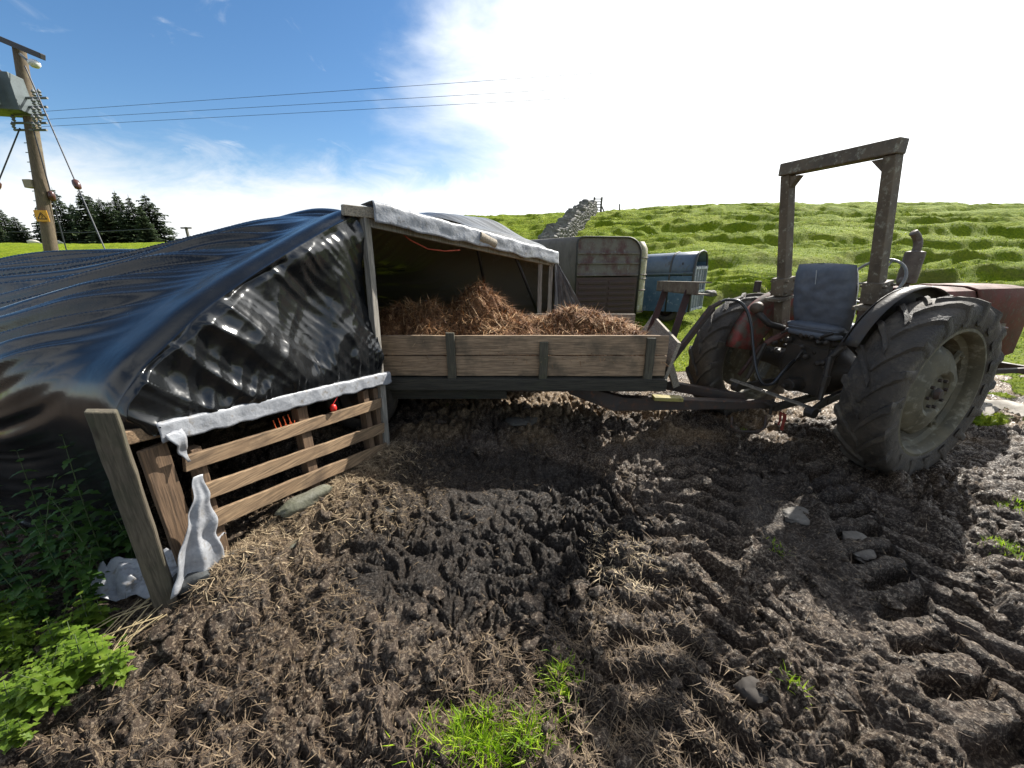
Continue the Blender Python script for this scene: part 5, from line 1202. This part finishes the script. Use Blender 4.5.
for k, (u, vt, lab) in enumerate(px_list):
    Yc = 58 + (k * 7 % 5) * 2.2
    p = at(u, 246, Yc); g0 = gz(p.x, p.y) - .3; ht = at(u, vt - 8, Yc).z - g0
    if k < 4:
        t = thing('conifer', lab, 'tree', (p.x, p.y, g0), group='conifers behind the pasture')
        Vv, Ff = conifer(8, (2.7, 2.3, 2.9, 3.3)[k], 50 + k, (.05, .12, .0, .05)[k])
        ROOTM[t.name] = Matrix.Identity(4)
        npmesh('crown', Vv, Ff, M_NEED, parent=t)
        mb = MB(); mb.tube([(0, 0, -.3), (0, 0, 8)], [.2, .03], 8); mb.build('trunk', M_BARK, t); protos.append(t); t.scale = (ht / 8,) * 3
    else:
        w_ = 1.0 if u != 71 else .8
        o = dup(protos[(k * 3 + 1) % 4], (p.x, p.y, g0), k * 1.3, (ht / 8 * w_ * (.8 + .12 * (k % 3)), ht / 8 * w_ * (.8 + .12 * (k % 3)), ht / 8), lab)
# sheep in the far pasture
M_WOOL = flat('wool', (.62, .58, .50), .95); M_FACE = flat('sheep_face', (.5, .46, .4), .8)
for u, v, lab in ((57, 246, 'pale sheep grazing in the far pasture right of the pole'), (33, 243, 'tiny pale sheep in the far pasture left of the pole foot')):
    Yc = 55; p = at(u, v, Yc); p.z = gz(p.x, p.y)
    t = thing('sheep', lab, 'sheep', (p.x, p.y, p.z), .4)
    mb = MB(); nn = 12
    mb.tube([(-.52, 0, .62), (-.45, 0, .66), (-.2, 0, .68), (.1, 0, .68), (.38, 0, .66), (.48, 0, .66), (.60, 0, .62), (.72, 0, .50), (.80, 0, .40), (.86, 0, .34)], [.06, .22, .28, .29, .24, .16, .11, .10, .085, .04], 12)
    for x_ in (-.36, .34):
        for y_ in (-.12, .12):
            mb.tube([(x_, y_, .55), (x_ - .02, y_, .30), (x_ + .01, y_, .02)], [.08, .045, .035], 7)
    for y_ in (-1, 1): mb.tube([(.70, y_ * .06, .56), (.68, y_ * .17, .53)], [.03, .012], 6)
    mb.build('sheep_body', M_WOOL, t, smooth=True)

# ---------------------------------------------------------------- weeds at the left
def mat_leaf(name, c1, c2, tr):
    t = NT(name); n = t.noise(t.tc.outputs['Object'], 9, 3, .6); c = t.mix(t.ramp(n, [(.35, 0.), (.65, 1.)]), c1, c2); oi = t.n('ShaderNodeObjectInfo'); c = t.mix(t.math('MULTIPLY', oi.outputs['Random'], .55), c, tuple(q * .45 for q in c1)); t.set(c, .45, 0, t.bump(t.noise(t.tc.outputs['Object'], 120, 2, .5), .5, .002), .4)
    trn = t.n('ShaderNodeBsdfTranslucent'); t.l(t.mix(.35, c, (.22, .34, .03)), trn.inputs[0]); ms = t.n('ShaderNodeMixShader'); ms.inputs[0].default_value = tr
    t.l(t.b.outputs[0], ms.inputs[1]); t.l(trn.outputs[0], ms.inputs[2]); t.l(ms.outputs[0], t.out.inputs[0]); return t.m
M_LEAF = mat_leaf('nettle_leaf', (.045, .115, .02), (.085, .17, .03), .4)
M_LEAF2 = mat_leaf('weed_leaf', (.15, .26, .025), (.29, .38, .055), .5)
M_STEM = flat('green_stem', (.07, .10, .03), .7)
def leaf(V, F, p, yaw, pitch, l, w, r):
    d = Vector((math.cos(yaw) * math.cos(pitch), math.sin(yaw) * math.cos(pitch), math.sin(pitch))); s_ = Vector((-math.sin(yaw), math.cos(yaw), 0)); u_ = s_.cross(d)
    fold = r.uniform(.1, .35); K = 7; b = len(V)
    for i in range(K + 1):
        t = i / K; c = Vector(p) + d * l * t - Vector((0, 0, 1)) * l * .45 * t * t
        ww = w * .5 * (math.sin(PI * min(1, t * 1.25 + .12) ** .8) if t < .7 else (1 - t) / .3 * .62) * (1 + (.16 if i % 2 else -.10)) + .0006
        up_ = Vector((0, 0, 1)) * fold * abs(ww)
        V.extend([c - s_ * ww + up_, c, c + s_ * ww + up_])
    for i in range(K):
        q = b + i * 3; F.append((q, q + 1, q + 4, q + 3)); F.append((q + 1, q + 2, q + 5, q + 4))
def weed(name, h, nodes, ll, lw, lm, seed, lab, grp, loc, bushy=1, catn='weed'):
    r = np.random.RandomState(seed); t = thing(name, lab, catn, loc, group=grp); ROOTM[t.name] = Matrix.Identity(4)
    V = []; F = []; mb = MB()
    for sidx in range(bushy):
        lean = (r.uniform(-.25, .25), r.uniform(-.25, .25)) if bushy > 1 else (r.uniform(-.08, .08), r.uniform(-.08, .08)); hs_ = h * r.uniform(.7, 1.0) if sidx else h
        o = Vector((r.uniform(-.04, .04), r.uniform(-.04, .04), 0)) * (sidx > 0)
        pts = [o + Vector((lean[0] * hs_ * k / 5 * (k / 5), lean[1] * hs_ * k / 5 * (k / 5), hs_ * k / 5)) for k in range(6)]
        mb.tube(pts, [.004, .0037, .0033, .0028, .002, .001], 6)
        for k in range(nodes):
            f = .12 + .88 * k / (nodes - 1); q = f * 5; i = min(int(q), 4); p = pts[i].lerp(pts[i + 1], q - i); yaw = k * PI / 2 * 1.03 + sidx; size = (1.05 - .72 * abs(f - .45) / .55 if f > .45 else .85 + .2 * f)
            size = max(size, .22)
            for m in (0, 1): leaf(V, F, p + Vector((0, 0, .002)), yaw + m * PI + r.uniform(-.3, .3), r.uniform(-.05, .5) + (.45 if f > .9 else 0), ll * size * r.uniform(.85, 1.15), lw * size * r.uniform(.85, 1.15), r)
            if k % 2 and f < .9:
                for m in range(2): leaf(V, F, p, yaw + PI / 2 + m * PI + r.uniform(-.5, .5), r.uniform(.2, .8), ll * size * .5, lw * size * .5, r)
    npmesh('foliage', [tuple(v) for v in V], F, lm, smooth=True, parent=t); mb.build('stem', M_STEM, t, smooth=True); return t
random.seed(21)
nprot = [weed('nettle', .78, 12, .105, .055, M_LEAF, 3, 'x', 'nettles along the foot of the black sheet', (0, 0, 0), catn='nettle'), weed('nettle', .55, 9, .10, .06, M_LEAF, 4, 'x', 'nettles along the foot of the black sheet', (0, 0, 0), 2, catn='nettle'), weed('nettle', .62, 10, .095, .05, M_LEAF, 8, 'x', 'nettles along the foot of the black sheet', (0, 0, 0), 2, catn='nettle')]
wprot = [weed('leafy_weed', .24, 6, .075, .055, M_LEAF2, 5, 'x', 'low sunlit weeds at the left edge of the mud', (0, 0, 0), 4), weed('leafy_weed', .20, 6, .065, .05, M_LEAF2, 6, 'x', 'low sunlit weeds at the left edge of the mud', (0, 0, 0), 5), weed('leafy_weed', .28, 7, .07, .042, M_LEAF2, 7, 'x', 'low sunlit weeds at the left edge of the mud', (0, 0, 0), 4)]
NET = 'dark green nettle crowded with others against the black sheet'; WEE = 'bright low leafy weed in the sunlit clump left of the mud'
nsp = [(-2.12, 1.62, 0, 1.0, 'tallest nettle, its pale tip rising highest against the black sheet'), (-2.25, 1.50, 1, 1, NET), (-2.00, 1.50, 2, .9, NET), (-2.35, 1.62, 0, .85, NET), (-1.98, 1.62, 1, .85, NET), (-2.15, 1.35, 2, .85, NET), (-2.5, 1.5, 1, 1, NET), (-1.98, 1.40, 1, .62, 'nettle nearest the leaning post, beside the slumped white plastic'),
       (-2.42, 1.35, 0, .7, NET), (-2.05, 1.30, 1, .62, NET), (-2.7, 1.7, 0, .9, NET), (-2.3, 1.25, 2, .7, NET), (-2.62, 1.4, 2, .8, NET), (-2.55, 1.22, 1, .8, NET), (-2.2, 1.72, 1, .95, NET), (-2.45, 1.78, 2, .95, NET), (-2.08, 1.42, 0, .62, NET)]
used = set()
for i, (x, y, k, sc, lab) in enumerate(nsp):
    loc = (x, y, gz(x, y) - .01)
    if k in used: dup(nprot[k], loc, i * 1.7, sc, lab)
    else: used.add(k); o = nprot[k]; o.location = loc; o.rotation_euler = (0, 0, i); o.scale = (sc,) * 3; o['label'] = lab
used = set(); pts = []
rw = np.random.RandomState(31)
for u, v in ((12, 700), (35, 690), (60, 680), (85, 660), (100, 640), (118, 655), (75, 640), (45, 655), (20, 665), (5, 640), (30, 630), (60, 618), (88, 610), (10, 610), (40, 600), (70, 655), (92, 640), (25, 612), (55, 635), (-10, 690), (-15, 650), (-20, 620), (15, 645), (48, 672), (8, 722)):
    pts.append(onground(u, v + 12, .08))
for i, (x, y) in enumerate(pts):
    k = i % 3; loc = (x, y, gz(x, y) - .01); sc = .62 + .3 * rw.rand(); lab = WEE
    if i == 5: lab = 'bright leafy weed reaching farthest right towards the leaning post'
    if i == 24: lab = 'lowest bright leafy weed at the left border, nearest the viewer'; sc = .5
    if k in used: dup(wprot[k], loc, i * 2.1, sc, lab)
    else: used.add(k); o = wprot[k]; o.location = loc; o.rotation_euler = (0, 0, i); o.scale = (sc,) * 3; o['label'] = lab
# pale stalks beside the weeds
mb = MB()
for i in range(16):
    a = Vector((*onground(85 + random.uniform(-10, 40), 672 - random.uniform(0, 30)), 0)); b = Vector((*onground(150 + random.uniform(-10, 20), 628 - random.uniform(0, 25)), 0))
    a.z = gz(a.x, a.y) + .02; b.z = gz(b.x, b.y) + .025; m = (a + b) / 2 + Vector((random.uniform(-.02, .02), 0, .015)); mb.tube([a, m, b], random.uniform(.0015, .003), 5)
o = mb.build('dry_stalks', flat('dry_stalk', (.42, .33, .18), .8)); tag(o, 'long pale dry stalks lying between weeds and leaning post', 'stalks', kind='stuff')

# ---------------------------------------------------------------- stones
M_ROCK = worn('pale_yard_stone', (.15, .135, .11), (.085, .072, .058), 6, (.6, .85), c3=(.30, .28, .24), t3=.62, s3=20, bs=50, bd=.01, bump=.7)
M_MOSS = worn('mossy_stone', (.16, .155, .12), (.10, .10, .06), 8, (.6, .85), c3=(.25, .24, .2), t3=.6, s3=22, bs=50, bd=.01, bump=.7)
M_SLATE = worn('dark_block', (.055, .06, .06), (.035, .037, .038), 9, (.7, .9), c3=(.13, .12, .10), t3=.62, bs=60, bump=.7)
def rock(name, lab, u, v, size, rot, mat, z=.0, tilt=(0, 0), seed=0, sq=3.0, rad=None):
    x, y = onground(u, v, .02); n, m = 26, 18; r = np.random.RandomState(seed)
    vs = []; 
    P = np.zeros((m, n, 3))
    for i in range(m):
        ph = -PI / 2 + PI * i / (m - 1)
        for j in range(n):
            th = 2 * PI * j / (n - 1); c = np.array((math.cos(ph) * math.cos(th), math.cos(ph) * math.sin(th), math.sin(ph)))
            k = (abs(c) ** sq).sum() ** (-1 / sq); c = c * k
            P[i, j] = c
    nz = fbm(P[..., 0] * 1.3 + seed * 3.1 + P[..., 2], P[..., 1] * 1.3 + P[..., 2] * .7, 500 + seed, 4); P = P * (1 + .16 * nz)[..., None]
    P[:, -1] = P[:, 0]
    P = P * np.array(size) / 2
    z -= .012 if tilt == (0, 0) else 0
    R = Matrix.Rotation(rot, 3, 'Z') @ Matrix.Rotation(tilt[0], 3, 'X') @ Matrix.Rotation(tilt[1], 3, 'Y'); P = P @ np.array(R).T
    P = P + np.array((x, y, gz(x, y) + z)); mb = MB(); mb.grid(P); o = mb.build(name, mat, smooth=45); tag(o, lab, 'stone')
rock('stone', 'long pale grey slab tilted in the straw beside the pallet', 308, 516, (.34, .10, .09), 1.05, M_MOSS, .03, (.2, .0), 1)
rock('stone', 'dark squared block at the foot of the leaning post', 195, 592, (.14, .10, .085), .75, M_SLATE, .03, (.1, .1), 2, 5)
rock('stone', 'rounded pale stone half buried right of the dark block', 238, 566, (.15, .09, .06), .5, M_ROCK, .01, (0, 0), 3)
rock('stone', 'small mossy stone below the tilted slab', 294, 548, (.12, .06, .05), .9, M_MOSS, .01, (0, 0), 4)
rock('stone', 'flat brown-grey stone by the straw right of the slab', 390, 508, (.20, .16, .05), .4, M_ROCK, .0, (0, 0), 5)
rock('stone', 'flat pale stone with a bright edge in the ruts below the tractor', 803, 517, (.24, .17, .05), .2, M_ROCK, -.008, (0, 0), 6)
rock('stone', 'worn flat stone slab right of the bright-edged one, near the big tyre', 858, 540, (.13, .30, .05), -.5, M_ROCK, -.012, (0, 0), 7)
rock('stone', 'flat pale stone on the strawy ground beneath the trailer', 522, 423, (.30, .20, .05), .1, M_ROCK, .0, (0, 0), 8)
rock('stone', 'thin pale stone below the leaning post on the mud edge', 198, 620, (.13, .06, .03), .5, M_ROCK, .0, (0, 0), 9)
rock('stone', 'angular dark clod-like stone in the mud at lower right of centre', 752, 690, (.11, .09, .06), .3, flat('muddy_stone', (.045, .036, .028), .85), .0, (.2, .1), 10)
rock('stone', 'pale stone on the grass behind the blue stock trailer', 706, 318, (.35, .3, .2), .3, M_ROCK, .05, (0, 0), 11)
# worn concrete strip past the big tyre
mb = MB(); pts = [(4.25, 3.9), (7.5, 4.05), (7.4, 4.55), (4.2, 4.38)]
P = np.zeros((24, 8, 3))
for i in range(24):
    for j in range(8):
        a = i / 23; b = j / 7; x = 4.2 + 3.3 * a + .05 * float(perlin(b * 3, a * 9, 601)); y = 3.72 + .12 * a + .38 * b + .05 * float(perlin(a * 6, b * 2, 600)); P[i, j] = (x, y, gz(x, y) + .035 - (.06 if i in (0, 23) or j in (0, 7) else 0))
mb.grid(P); o = mb.build('concrete_path', worn('pale_concrete', (.36, .33, .28), (.25, .22, .18), 5, (.7, .9), c3=(.10, .08, .06), t3=.62), smooth=True); tag(o, kind='structure')
